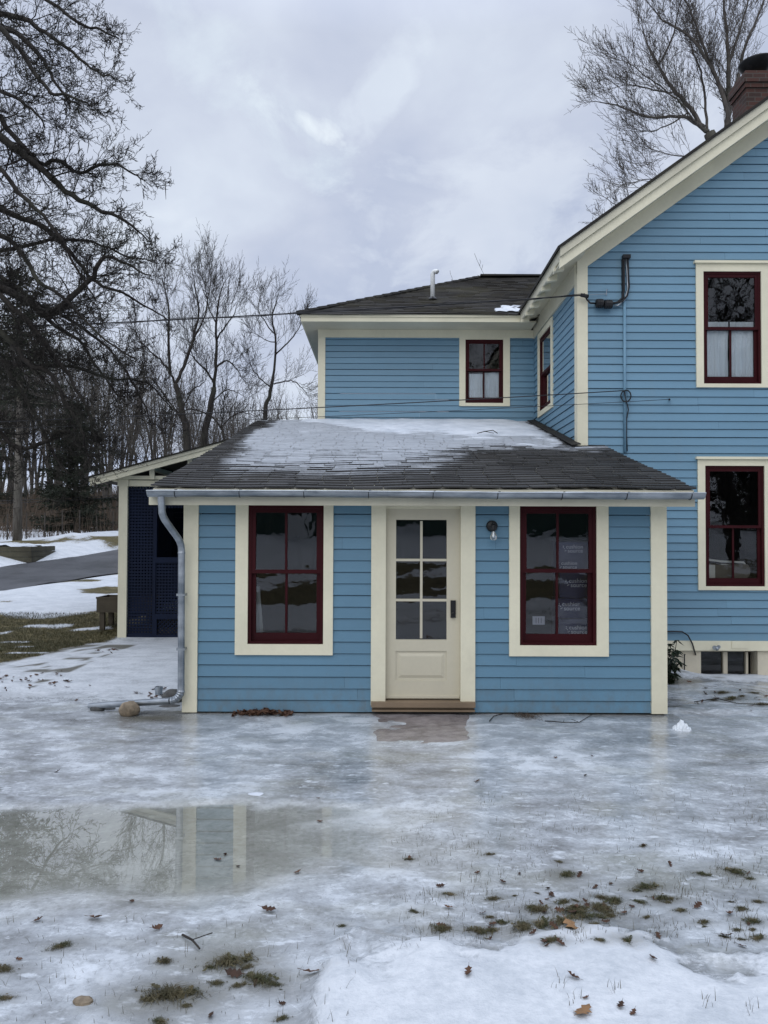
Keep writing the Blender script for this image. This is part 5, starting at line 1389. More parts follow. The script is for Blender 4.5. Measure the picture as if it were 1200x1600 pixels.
# ------------------------------------------------------------------ vegetation
def ortho(d):
    a = d.cross(Vector((0, 0, 1)));
    if a.length < 1e-3: a = Vector((1, 0, 0))
    a.normalize(); return a, d.cross(a).normalized()
def grow(trunk, crown, p, d, L, r, lev, P, rr, stop=None):
    """one branch and, along it, its children.  P: per-level dicts"""
    q = P[lev]; n = q['n']; pts = [p.copy()]; rad = [r]; dirs = [d.copy()]
    for i in range(n):
        a, b = ortho(d); d = (d + (a*rr.gauss(0, 1) + b*rr.gauss(0, 1))*q['wig'] + Vector((0, 0, q['up']))).normalized()
        p = p + d*(L/n); pts.append(p.copy()); dirs.append(d.copy()); rad.append(max(P[-1]['rmin'], r*(1-(1-q['tap'])*(i+1)/n)))
    (trunk if lev <= P[-1]['trunk_lev'] else crown).tube(pts, rad, q['sides'], False)
    if lev+1 >= len(P)-1: return
    c = P[lev+1]; k = int(round(q['kids']*rr.uniform(0.8, 1.2)))
    for i in range(k):
        t = q['k0'] + (1-q['k0'])*((i+rr.random())/k); x = t*n; j = min(n-1, int(x)); f = x-j
        o = pts[j].lerp(pts[j+1], f); dd = dirs[j+1]; a, b = ortho(dd); w = rr.uniform(0, 2*math.pi); ang = c['ang']*rr.uniform(0.7, 1.3)
        nd = (dd*math.cos(ang) + (a*math.cos(w)+b*math.sin(w))*math.sin(ang)).normalized()
        rl = L*c['len']*rr.uniform(0.6, 1.25)*(1-0.5*t if lev else 1-0.35*t); rj = rad[j]*(1-f)+rad[j+1]*f
        grow(trunk, crown, o, nd, rl, max(P[-1]['rmin'], rj*c['rad']), lev+1, P, rr)
    if q.get('tip', True):
        grow(trunk, crown, pts[-1], dirs[-1], L*c['len']*0.8, rad[-1], lev+1, P, rr)
def tree_params(rmin=0.006, lev=4, kids=(9, 7, 6, 5), up=(0.02, 0.07, 0.05, 0.02), wig=(0.06, 0.14, 0.2, 0.26), ang=(0, 0.75, 0.8, 0.8), ln=(1, 0.48, 0.5, 0.48), rad=(1, 0.5, 0.55, 0.6), k0=0.3):
    P = []
    for i in range(lev):
        P.append(dict(n=(9, 7, 5, 3, 3)[i], wig=wig[i], up=up[i], tap=(0.35, 0.25, 0.3, 0.4, 0.5)[i], sides=(9, 6, 4, 3, 3)[i], kids=kids[i], k0=(k0, 0.2, 0.15, 0.1, 0.1)[i], ang=ang[i], len=ln[i], rad=rad[i]))
    P.append(dict(rmin=rmin, trunk_lev=0)); return P
def bare_tree(name, h, r, seed, mat, P, label, cat, group=None, lean=(0, 0), loc=(0, 0, 0), trunk_frac=0.62, forks=None):
    rr = random.Random(seed); T, C = MB(), MB()
    if forks:
        for (pp, dd, LL, rr0) in forks: grow(T, C, Vector(pp), Vector(dd).normalized(), LL, rr0, 0, P, rr)
    else: grow(T, C, Vector((0, 0, -0.3)), Vector((lean[0], lean[1], 1)).normalized(), h*trunk_frac, r, 0, P, rr)
    WORLD_ORIGIN_loc = Vector((0, 0, 0))
    e = empty(name, (0, 0, 0), label, cat, group)
    link('trunk', T.v, T.f, mat, e, True, (0, 0, 0)); link('crown', C.v, C.f, mat, e, False, (0, 0, 0))
    e.location = loc; return e
def place(e, x, y, rz=0.0, s=1.0, sink=0.0):
    e.location = (x, y, gh(x, y)-sink); e.rotation_euler = (0, 0, rz); e.scale = (s, s, s)

# the mid-distance pair and the single slender tree beyond the porch
P1 = tree_params(0.008, 4, (11, 7, 5, 4), up=(0.02, 0.10, 0.07, 0.03), ln=(1, 0.42, 0.5, 0.5), rad=(1, 0.36, 0.45, 0.5), k0=0.28)
def spline(pts, rr, k_=4, jit=0.015):
    fine = []
    for i in range(len(pts)-1):
        a = pts[max(0, i-1)]; b = pts[i]; c = pts[i+1]; d = pts[min(len(pts)-1, i+2)]
        for k in range(k_):
            t = k/k_; fine.append(0.5*((2*b) + (c-a)*t + (2*a-5*b+4*c-d)*t*t + (3*b-a-3*c+d)*t**3) + Vector((rr.gauss(0, jit), rr.gauss(0, jit), rr.gauss(0, jit))))
    return fine + [pts[-1]]
PL = [dict(), dict(), dict(n=7, wig=0.11, up=0.10, tap=0.3, sides=4, kids=7, k0=0.12, ang=0.6, len=0.48, rad=0.5),
      dict(n=4, wig=0.13, up=0.08, tap=0.4, sides=3, kids=4, k0=0.12, ang=0.6, len=0.5, rad=0.5),
      dict(n=3, wig=0.15, up=0.05, tap=0.6, sides=3, kids=0, k0=0.2, ang=0.6, len=0.5, rad=0.7, tip=False)]
def limb_tree(D, base_px, trunk, limbs, r, seed, label, mat, rmin=0.008, Lr=(0.9, 2.2), dens=1.0, i0=3):
    """trunk and main limbs follow measured lines, everything finer is grown"""
    rr = random.Random(seed); T, C = MB(), MB(); P = PL + [dict(rmin=rmin, trunk_lev=-1)]
    x = X(base_px, D); base = Vector((x, D, gh(x, D)))
    pts = [base + Vector((0, 0, -0.3))] + [at(*p, D) for p in trunk]; f = spline(pts, rr); n = len(f)
    T.tube(f, [r*(1.25 if i < 2 else 1)*(1-0.45*i/(n-1)) for i in range(n)], 8)
    for j, (pp, lr, dz) in enumerate(limbs):
        pts = [at(p[0], p[1], D + dz*i/len(pp)) for i, p in enumerate(pp)]; f = spline(pts, rr); n = len(f)
        rad = [max(rmin*1.6, lr*0.64*(1-i/(n-1))**0.75 + rmin) for i in range(n)]; T.tube(f, rad, 6)
        for i in range(i0, n):
            d0 = (f[i]-f[i-1]).normalized()
            for k in range(int(dens) + (1 if rr.random() < dens-int(dens) else 0)):
                a, b = ortho(d0); w = rr.uniform(0, 6.28); ang = rr.uniform(0.35, 0.8)
                nd = (d0*math.cos(ang) + (a*math.cos(w)+b*math.sin(w))*math.sin(ang) + Vector((0, 0, 0.28))).normalized()
                grow(T, C, f[i].copy(), nd, rr.uniform(*Lr)*(1.15-0.55*i/n), max(rmin*1.1, rad[i]*0.20), 2, P, rr)
    e = empty('bare_tree', base, label, 'tree')
    link('trunk', T.v, T.f, mat, e, True, base); link('crown', C.v, C.f, mat, e, False, base); return e
limb_tree(34, 296, [(293, 700), (284, 640), (274, 600)], [
    ([(274, 600), (287, 573), (303, 527), (310, 490), (306, 455), (300, 418)], .12, 1), ([(274, 600), (263, 578), (250, 562), (238, 552), (222, 535), (210, 515)], .09, -1),
    ([(266, 585), (263, 533), (264, 490), (258, 455), (252, 430)], .10, 0.5), ([(303, 527), (318, 500), (326, 460), (330, 425)], .06, -0.6), ([(287, 660), (262, 625), (240, 595), (215, 580)], .07, 1.2), ([(284, 640), (300, 610), (315, 600), (328, 580)], .05, -1)],
    0.20, 21, 'tall forked bare tree with dark trunk rising behind the porch roof', M_bark, 0.0052, (1.0, 2.5), 1.3)
limb_tree(36, 318, [(320, 690), (328, 640), (334, 605)], [
    ([(334, 605), (338, 547), (338, 500), (344, 460), (352, 440)], .12, 0.5), ([(334, 598), (320, 577), (305, 562), (298, 548), (292, 520)], .08, -1), ([(337, 575), (350, 565), (362, 567), (375, 585), (384, 600)], .07, 1),
    ([(338, 530), (352, 510), (366, 490), (372, 470)], .06, -0.8), ([(330, 630), (352, 610), (368, 612), (385, 622)], .05, 0), ([(338, 505), (326, 480), (322, 450)], .05, 0.8)],
    0.21, 22, 'bare tree leaning right, just right of the forked tree above the porch roof', M_bark, 0.0052, (1.0, 2.4), 1.3)
limb_tree(40, 412, [(414, 655), (421, 620), (427, 588)], [
    ([(427, 588), (431, 538), (426, 497), (432, 470), (437, 452)], .10, 0.4), ([(428, 600), (446, 596), (462, 597), (475, 610), (484, 622)], .06, 1), ([(429, 555), (450, 535), (466, 515), (474, 495)], .06, -0.6),
    ([(427, 520), (412, 500), (403, 480), (408, 460)], .05, 0.4), ([(424, 605), (405, 590), (392, 570), (386, 545)], .05, -1), ([(430, 535), (412, 530), (398, 520)], .04, 0.6)],
    0.14, 23, 'slender lone bare tree against the sky left of the wing', M_bark, 0.0052, (0.9, 2.1), 1.3)
limb_tree(33, 352, [(350, 690), (345, 670)], [([(345, 670), (330, 650), (300, 640), (272, 650), (258, 672)], .06, 0.5), ([(345, 670), (362, 650), (385, 645), (405, 655)], .05, -0.4), ([(345, 668), (350, 640), (352, 610)], .05, 0)],
    0.08, 26, 'small low bare tree with arching boughs over the porch roof ridge', M_bark, 0.0058, (0.4, 1.0), 1.0, 1)

# the woods: a few shapes, copied
PW = tree_params(0.010, 4, (9, 5, 4, 3), rad=(1, 0.34, 0.5, 0.5), up=(0.03, 0.16, 0.10, 0.03), ang=(0, 0.6, 0.7, 0.8), k0=0.38)
woods_protos = [bare_tree('woodland_tree', 15, 0.13, 40+i, M_bark_far, PW, 'thin bare tree in the grey-brown woods beyond the road', 'tree', 'woodland trees beyond the road', (R.uniform(-.06, .06), 0), trunk_frac=0.68) for i in range(6)]
def plant_woods():
    rr = random.Random(3); n = 0; spots = []
    for i in range(1500):
        if len(spots) >= 165: break
        D = rr.choice((48, 52, 57, 63, 70, 80, 95, 110, 125)) + rr.uniform(-3, 3); px = rr.uniform(-60, 505)
        x = X(px, D)
        if any((x-a)**2+(D-b)**2 < 2.2 for a, b in spots): continue
        spots.append((x, D))
    for i, (x, D) in enumerate(spots):
        e = woods_protos[i] if i < 6 else copy_tree(woods_protos[i % 6])
        px = 600 + x*F/D
        hmax = np.interp(px, [-60, 150, 300, 420, 505], [430, 480, 560, 590, 610])
        want = (Z(hmax + rr.uniform(-25, 60), D) - gh(x, D)); s = max(0.35, min(1.9, want/16.0))
        place(e, x, D, rr.uniform(0, 6.28), s, 0.2)
plant_woods()
# tree tops behind the wing roof
for k, (px, py, D, s, lab) in enumerate(((735, 420, 40, 1.0, 'left of the two bare tree tops showing above the wing roof ridge'), (790, 412, 42, 1.0, 'right of the two bare tree tops showing above the wing roof ridge'))):
    e = copy_tree(woods_protos[k]); e['label'] = lab; e['group'] = 'tree tops above the wing roof'; x = X(px, D); z = gh(x, D); place(e, x, D, k*2.0, (Z(py, D)-z)/15.3)

def brush():
    """undergrowth: thousands of thin stems that read as one brown haze of twigs"""
    rr = np.random.default_rng(8); V = []; Fc = []
    for i in range(9500):
        D = rr.uniform(43, 110); px = rr.uniform(-80, 500) if rr.random() < 0.45 else rr.uniform(-80, 215); x = X(px, D); z = gh(x, D); h = rr.uniform(0.6, 3.4)*(0.4+0.8*float(fbm(x/4, D/6, 2))); w = 0.012+0.010*rr.random()
        b = len(V); dx, dy = rr.normal(0, 0.22, 2)*h; mx = rr.normal(0, 0.08)*h
        V += [(x-w, D, z), (x+w, D, z), (x+dx*0.4+mx+w*.7, D+dy*.5, z+h*0.55), (x+dx*0.4+mx-w*.7, D+dy*.5, z+h*0.55), (x+dx, D+dy, z+h)]
        Fc += [(b, b+1, b+2, b+3), (b+3, b+2, b+4)]
    o = link('undergrowth', V, Fc, M_brush); tag(o, 'brown tangle of twigs and saplings at the foot of the woods', 'undergrowth', None, 'stuff')
    V = []; Fc = []
    for i in range(420):
        px = rr.uniform(-20, 185); D = rr.uniform(35.5, 40); x = X(px, D); z = gh(x, D); h = rr.uniform(0.5, 2.2)
        b = len(V); dx = rr.normal(0, 0.2)*h; w = 0.009
        V += [(x-w, D, z), (x+w, D, z), (x+dx, D, z+h)]; Fc.append((b, b+1, b+2))
    o = link('roadside_weeds', V, Fc, M_brush); tag(o, 'dry brown weed stalks along the wire fence beyond the road', 'weeds', None, 'stuff')
brush()

def conifer(name, h, rbase, seed, label, bare=0.1, dens=1.0, wid=0.25, mat_t=M_bark_grey):
    rr = random.Random(seed); T = MB(); V = []; Fc = []
    T.tube([(0, 0, -0.3), (0.02, 0, h*0.4), (0.0, 0.03, h)], [rbase, rbase*0.7, 0.02], 9)
    z = h*bare; 
    while z < h*0.985:
        t = (z-h*bare)/(h*(1-bare)); L = h*wid*(1-t)**0.8*rr.uniform(0.7, 1.15) + 0.15
        if t < 0.12: L *= 0.75 + t*2
        az = rr.uniform(0, 6.28); n = max(4, int(L*7)); drop = 0.35 - 0.5*t
        pts = []
        for i in range(n+1):
            s = i/n; pts.append(Vector((math.cos(az)*L*s, math.sin(az)*L*s, z - drop*L*s + 0.25*L*s*s)))
        T.tube(pts, [0.022*(1-0.8*i/n)*(1-0.5*t)+0.004 for i in range(n+1)], 3, False)
        for i in range(1, n+1):
            for k in range(int(9*dens)):
                p = pts[i] + Vector((rr.gauss(0, .09), rr.gauss(0, .09), rr.gauss(0, .05)))
                d = Vector((rr.gauss(0, 1)+math.cos(az)*0.7, rr.gauss(0, 1)+math.sin(az)*0.7, rr.gauss(-0.5, .5))).normalized(); l = rr.uniform(.12, .30); w = rr.uniform(.018, .04); a, b = ortho(d)
                q = len(V); s_ = a*math.cos(k)+b*math.sin(k)
                V += [p - s_*w*0.4, p + d*l*0.4 + s_*w, p + d*l, p + d*l*0.45 - s_*w]; Fc.append((q, q+1, q+2, q+3))
        z += h*0.0062/dens*rr.uniform(0.7, 1.3)
    e = empty(name, (0, 0, 0), label, 'tree')
    link('trunk', T.v, T.f, mat_t, e, True, (0, 0, 0)); link('crown', V, Fc, M_spruce, e, False, (0, 0, 0)); return e
D = 37.5; x = X(118, D); e = conifer('spruce_tree', 6.6, 0.14, 3, 'dense dark spruce with drooping boughs left of the porch roof', 0.07, 1.2, 0.30); place(e, x, D)
D = 31.0; x = X(27, D); e = conifer('pine_tree', 11.0, 0.19, 5, 'tall pine with a bare pale trunk behind the timber planter', 0.52, 1.0, 0.20, M_bark_pale); place(e, x, D)
D = 46.0; x = X(-25, D); e = conifer('spruce_tree', 10.5, 0.2, 6, 'broad dark spruce at the left edge behind the pine trunk', 0.05, 0.9, 0.30); place(e, x, D)

# the big catalpa whose boughs hang into the picture from the left
def catalpa():
    rr = random.Random(12); T, C = MB(), MB(); D0 = 12.6
    base = Vector((-9.2, 13.5, gh(-9.2, 13.5)))
    T.tube([base + Vector((0, 0, -0.3)), base + Vector((0.05, 0, 1.2)), base + Vector((0.2, -0.1, 2.6)), base + Vector((0.3, -0.2, 4.0)), base + Vector((0.2, -0.2, 6.0)), base + Vector((0.3, -0.1, 8.2)), base + Vector((0.5, 0, 10.0))], [0.52, 0.42, 0.38, 0.34, 0.26, 0.18, 0.10], 12)
    tk = lambda h: base + Vector((0.25, -0.15, h))
    boughs = [  # trunk height, radius, points (px, py, depth)
        (7.2, .12, [(-150, 30, 13), (-30, 18, 12.8), (35, 30, 12.6), (70, 50, 12.4), (105, 75, 12.2), (140, 105, 12.0), (178, 122, 11.8)]),
        (6.9, .12, [(-150, 70, 12.5), (0, 45, 12.2), (45, 70, 12.0), (72, 105, 11.8), (98, 145, 11.7), (125, 165, 11.6)]),
        (8.0, .10, [(-140, -30, 13.6), (-20, -25, 13.4), (60, -10, 13.2), (120, 35, 13.0), (160, 48, 12.9), (185, 60, 12.8)]),
        (6.0, .11, [(-150, 60, 11.5), (-40, 20, 11.4), (20, 65, 11.3), (55, 115, 11.2), (80, 145, 11.1), (110, 150, 11.0), (140, 165, 10.9)]),
        (5.2, .19, [(-150, 150, 12.6), (-40, 190, 12.5), (20, 228, 12.4), (60, 260, 12.3), (100, 298, 12.2), (150, 325, 12.1), (195, 345, 12.0), (230, 375, 12.0)]),
        (5.4, .12, [(-150, 140, 13.5), (-30, 160, 13.3), (20, 210, 13.2), (62, 255, 13.0), (90, 250, 12.9), (125, 270, 12.8), (160, 255, 12.7), (200, 265, 12.6), (222, 280, 12.6)]),
        (4.4, .17, [(-150, 330, 12.0), (-30, 430, 11.9), (40, 468, 11.8), (76, 490, 11.7), (110, 465, 11.7), (145, 430, 11.7), (162, 402, 11.7), (195, 412, 11.6), (235, 430, 11.6)]),
        (4.7, .14, [(-150, 260, 13.2), (-40, 310, 13.0), (20, 335, 12.9), (70, 355, 12.8), (110, 395, 12.7), (150, 440, 12.6), (205, 465, 12.5), (262, 500, 12.5)]),
        (3.9, .13, [(-150, 420, 12.8), (-40, 452, 12.7), (20, 450, 12.6), (75, 500, 12.5), (120, 530, 12.4), (160, 585, 12.3), (185, 620, 12.3)]),
        (3.5, .12, [(-150, 470, 11.6), (-40, 500, 11.5), (10, 525, 11.4), (45, 570, 11.3), (80, 585, 11.3), (110, 640, 11.2), (130, 680, 11.2), (135, 725, 11.2)]),
        (3.3, .11, [(-150, 540, 12.4), (-30, 640, 12.3), (0, 675, 12.2), (35, 702, 12.1), (70, 690, 12.0), (95, 672, 12.0), (125, 690, 11.9), (165, 705, 11.9)]),
        (3.6, .10, [(-150, 500, 13.6), (-30, 555, 13.4), (40, 570, 13.3), (110, 572, 13.2), (170, 590, 13.1), (230, 600, 13.0), (270, 640, 13.0)]),
        (4.6, .10, [(-150, 300, 11.0), (-30, 350, 11.0), (25, 385, 11.0), (60, 440, 10.9), (95, 460, 10.9), (150, 520, 10.8), (210, 560, 10.8)]),
        (6.2, .10, [(-150, 130, 11.8), (-40, 130, 11.6), (10, 145, 11.5), (50, 170, 11.4), (70, 200, 11.4)]),
        (4.0, .12, [(-150, 400, 11.4), (-40, 430, 11.4), (40, 500, 11.3), (95, 570, 11.3), (135, 640, 11.2), (150, 690, 11.2)]),
        (3.7, .11, [(-150, 440, 12.2), (-50, 500, 12.2), (20, 590, 12.1), (62, 660, 12.1), (90, 720, 12.0), (112, 742, 12.0)]),
        (4.3, .09, [(-150, 380, 12.6), (-20, 420, 12.6), (50, 470, 12.5), (110, 500, 12.5), (170, 545, 12.5), (215, 610, 12.4), (235, 660, 12.4)]),
        (5.7, .10, [(-150, 200, 11.6), (-30, 240, 11.6), (30, 300, 11.5), (80, 350, 11.5), (120, 420, 11.4), (150, 470, 11.4)]),
        (4.2, .10, [(-150, 380, 13.8), (-30, 395, 13.6), (60, 380, 13.5), (130, 375, 13.4), (185, 395, 13.3), (240, 410, 13.2)]),
    ]
    P = [dict(), dict(n=6, wig=0.18, up=0.05, tap=0.3, sides=4, kids=6.5, k0=0.12, ang=0.75, len=0.42, rad=0.5),
         dict(n=5, wig=0.22, up=0.05, tap=0.35, sides=3, kids=4, k0=0.15, ang=0.7, len=0.5, rad=0.55),
         dict(n=4, wig=0.26, up=0.06, tap=0.5, sides=3, kids=1.6, k0=0.15, ang=0.65, len=0.58, rad=0.65),
         dict(n=3, wig=0.28, up=0.05, tap=0.6, sides=3, kids=0, k0=0.2, ang=0.6, len=0.6, rad=0.8, tip=False), dict(rmin=0.0032, trunk_lev=-1)]
    pods = []
    for h, r, pp in boughs:
        pts = [tk(h)] + [at(*p) for p in pp]
        # smooth the polyline
        fine = []
        for i in range(len(pts)-1):
            a = pts[max(0, i-1)]; b = pts[i]; c = pts[i+1]; d = pts[min(len(pts)-1, i+2)]
            for k in range(4):
                t = k/4; q = 0.5*((2*b) + (c-a)*t + (2*a-5*b+4*c-d)*t*t + (3*b-a-3*c+d)*t**3); q += Vector((rr.gauss(0, .012), rr.gauss(0, .02), rr.gauss(0, .012))); fine.append(q)
        fine.append(pts[-1]); n = len(fine)
        rad = [max(0.012, r*0.44*(1-i/(n-1))**0.8 + 0.007) for i in range(n)]
        T.tube(fine, rad, 7)
        for i in range(6, n):
            t = i/(n-1)
            for k in range(1 if rr.random() < 0.7 else 2):
                d0 = (fine[i]-fine[i-1]).normalized(); a, b = ortho(d0); w = rr.uniform(0, 6.28); ang = rr.uniform(0.45, 1.0)
                nd = (d0*math.cos(ang) + (a*math.cos(w)+b*math.sin(w))*math.sin(ang)).normalized()
                L = rr.uniform(0.4, 1.0)*(1.15-0.62*t)
                if nd.x < -0.3: L *= 0.5
                grow(T, C, fine[i].copy(), nd, L, max(0.0055, rad[i]*0.28), 1, P, rr)
    # hanging seed pods
    V = C.v; nV = len(V); pod = MB()
    for k in range(150):
        p = Vector(V[rr.randrange(nV)])
        if p.z < 3.5: continue
        l = rr.uniform(0.18, 0.36); a = rr.uniform(0, 6.28)
        pod.tube([p, p + Vector((0.03*math.cos(a), 0.03*math.sin(a), -l*0.4)), p + Vector((0.015*math.cos(a+1), 0.02*math.sin(a), -l))], [0.003, 0.0075, 0.003], 4, False)
    e = empty('catalpa_tree', base, 'large bare tree hanging tangled dark boughs and seed pods in from the left', 'tree')
    link('trunk', T.v, T.f, M_bark, e, True, base); link('crown', C.v, C.f, M_bark, e, False, base); link('seed_pod', pod.v, pod.f, M_bark, e, False, base)['kind'] = 'stuff'
catalpa()

# tall tree behind the gable roof
limb_tree(26, 1125, [(1128, 420), (1130, 330), (1122, 250), (1108, 208)], [
    ([(1108, 208), (1085, 190), (1060, 182), (1010, 182), (965, 165), (925, 158)], .11, 0), ([(1100, 200), (1070, 160), (1045, 130), (1025, 95), (1008, 62), (1002, 25)], .12, 1),
    ([(1090, 195), (1075, 175), (1050, 150), (1015, 125), (985, 100), (955, 90)], .05, -1), ([(1130, 250), (1137, 190), (1127, 140), (1105, 95), (1075, 55), (1035, 30), (1010, 0)], .13, -1),
    ([(1130, 250), (1137, 180), (1138, 120), (1136, 60), (1130, 0), (1125, -60)], .15, 0), ([(1137, 180), (1152, 125), (1166, 70), (1190, 10), (1215, -60)], .12, 1), ([(1105, 205), (1102, 160), (1095, 110), (1082, 80), (1075, 50)], .07, 1.5),
    ([(1140, 200), (1185, 150), (1230, 110), (1290, 70)], .12, -1), ([(1137, 150), (1112, 110), (1092, 50), (1070, 0), (1055, -50)], .09, -1.5), ([(1138, 100), (1155, 50), (1170, 0), (1178, -50)], .08, 2),
    ([(1050, 145), (1020, 140), (985, 132), (950, 140)], .04, 0.8), ([(1075, 175), (1045, 195), (1020, 205), (990, 205)], .035, 0.5), ([(1030, 100), (1050, 60), (1060, 20), (1070, -20)], .05, -1), ([(1120, 260), (1070, 245), (1040, 240), (1015, 232)], .035, 0.5), ([(1115, 300), (1040, 280), (1000, 282), (975, 290)], .03, 0)],
    0.34, 31, 'large bare tree spreading behind the gable roof and chimney', M_bark_oak, 0.0052, (0.9, 2.1), 1.5)
limb_tree(29, 1000, [(1000, 420), (985, 360)], [([(985, 360), (970, 330), (950, 312), (930, 300)], .03, 0), ([(985, 360), (985, 320), (978, 290), (972, 262)], .03, 0.5), ([(985, 365), (960, 345), (940, 338)], .02, 0.2)],
    0.07, 33, 'small bare tree top showing just above the lower gable rake', M_bark_oak, 0.0055, (0.5, 1.0), 1.0, 2)

# rhododendron tucked behind the right corner
def rhodo():
    rr = random.Random(4); S_, Lf = MB(), MB(); base = Vector((X(1046, 10.3), 10.3, 0)); base.z = gh(base.x, base.y)
    for k in range(26):
        a = rr.uniform(0, 6.28); l = rr.uniform(0.25, 0.72); p = base + Vector((rr.gauss(-.06, .07), rr.gauss(0, .12), -0.02)); d = Vector((math.cos(a)*0.45, math.sin(a)*0.45, 1)).normalized()
        pts = [p]
        for i in range(4): d = (d + Vector((rr.gauss(0, .15), rr.gauss(0, .15), 0.02))).normalized(); pts.append(pts[-1]+d*l/4)
        S_.tube(pts, [0.008, 0.007, 0.006, 0.005, 0.004], 4)
        for q in pts[1:]:
            for j in range(7):
                w = rr.uniform(0, 6.28); dd = Vector((math.cos(w), math.sin(w), -rr.uniform(0.2, 1.3))).normalized(); L = rr.uniform(.07, .125); wd = L*0.17; s = dd.cross(Vector((0, 0, 1))).normalized(); up = s.cross(dd)
                Lf.add([q, q+dd*L*.35+s*wd+up*.006, q+dd*L, q+dd*L*.35-s*wd+up*.006, q+dd*L*.4-up*.008], [(0, 1, 4), (1, 2, 4), (2, 3, 4), (3, 0, 4)])
    e = empty('rhododendron_shrub', base, 'dark evergreen shrub with drooping leaves behind the right corner board', 'shrub')
    build(S_, 'stem', M_bark, e); build(Lf, 'foliage', M_rhodo, e)
rhodo()

# grass tufts, leaves, twigs on the ice
def tuft_mesh(seed):
    rr = random.Random(seed); m = MB()
    for k in range(330):
        a = rr.uniform(0, 6.28); q = rr.random()**0.8*0.10*(0.55+0.55*math.sin(a*2+seed)+0.40*math.sin(a*5+seed*3)); p = Vector((math.cos(a)*q*1.35, math.sin(a)*q*0.75, -0.004)); h = rr.uniform(0.014, 0.048)*max(0.35, 1.1-abs(q)*5); az = rr.uniform(0, 6.28); ln = rr.uniform(0.5, 2.4); w = rr.uniform(0.0012, 0.0024)
        d = Vector((math.cos(az), math.sin(az), 0)); s = Vector((-d.y, d.x, 0))*w
        p1 = p + d*h*ln*0.4 + Vector((0, 0, h*0.7)); p2 = p + d*h*ln*1.2 + Vector((0, 0, h*max(0.12, 1.0-0.38*ln)))
        m.add([p-s, p+s, p1+s*.8, p1-s*.8, p2], [(0, 1, 2, 3), (3, 2, 4)])
    for k in range(9):
        leaf_into(m, Vector((rr.gauss(0, .05), rr.gauss(0, .035), .010)), rr, rr.uniform(.012, .024), 1.2)
    return m
def leaf_into(m, c, rr, s, flat=0.5):
    a = rr.uniform(0, 6.28); n = 9; ax = Vector((math.cos(a), math.sin(a), rr.gauss(0, .25)*flat)).normalized(); sx = ax.cross(Vector((rr.gauss(0, .4)*flat, rr.gauss(0, .4)*flat, 1))).normalized(); up = sx.cross(ax)
    L = [c + ax*(t-0.5)*2*s + up*(0.45*s*abs(t-0.5)*rr.uniform(.4, 1.6)) for t in np.linspace(0, 1, n)]
    wd = [0.02, .30, .60, .28, .70, .34, .56, .20, .02]; V = []; cl = rr.uniform(-0.2, 0.7)
    for i, p in enumerate(L):
        w = wd[i]*s*rr.uniform(.8, 1.15); V += [p + sx*w + up*w*cl, p, p - sx*w + up*w*cl*rr.uniform(.3, 1.3)]
    m.add(V, [(3*i, 3*i+3, 3*i+4, 3*i+1) for i in range(n-1)] + [(3*i+1, 3*i+4, 3*i+5, 3*i+2) for i in range(n-1)])
    m.tube([L[0], L[0]-ax*s*0.5+up*s*.1], s*0.03, 3, False)
tuft_protos = []
for i in range(5):
    o = build(tuft_mesh(100+i), 'grass_tuft', M_grassblade, None, False, (0, 0, 0)); tuft_protos.append(o)
leaf_protos = []
for i in range(5):
    m = MB(); leaf_into(m, Vector((0, 0, 0.012)), random.Random(200+i), 0.04, 1.0); leaf_protos.append(build(m, 'dead_leaf', M_deadleaf, None, False, (0, 0, 0)))
m = MB(); leaf_into(m, Vector((0, 0, 0.008)), random.Random(210), 0.045, 0.4); tan_leaf = build(m, 'dead_leaf', M_tanleaf, None, False, (0, 0, 0))
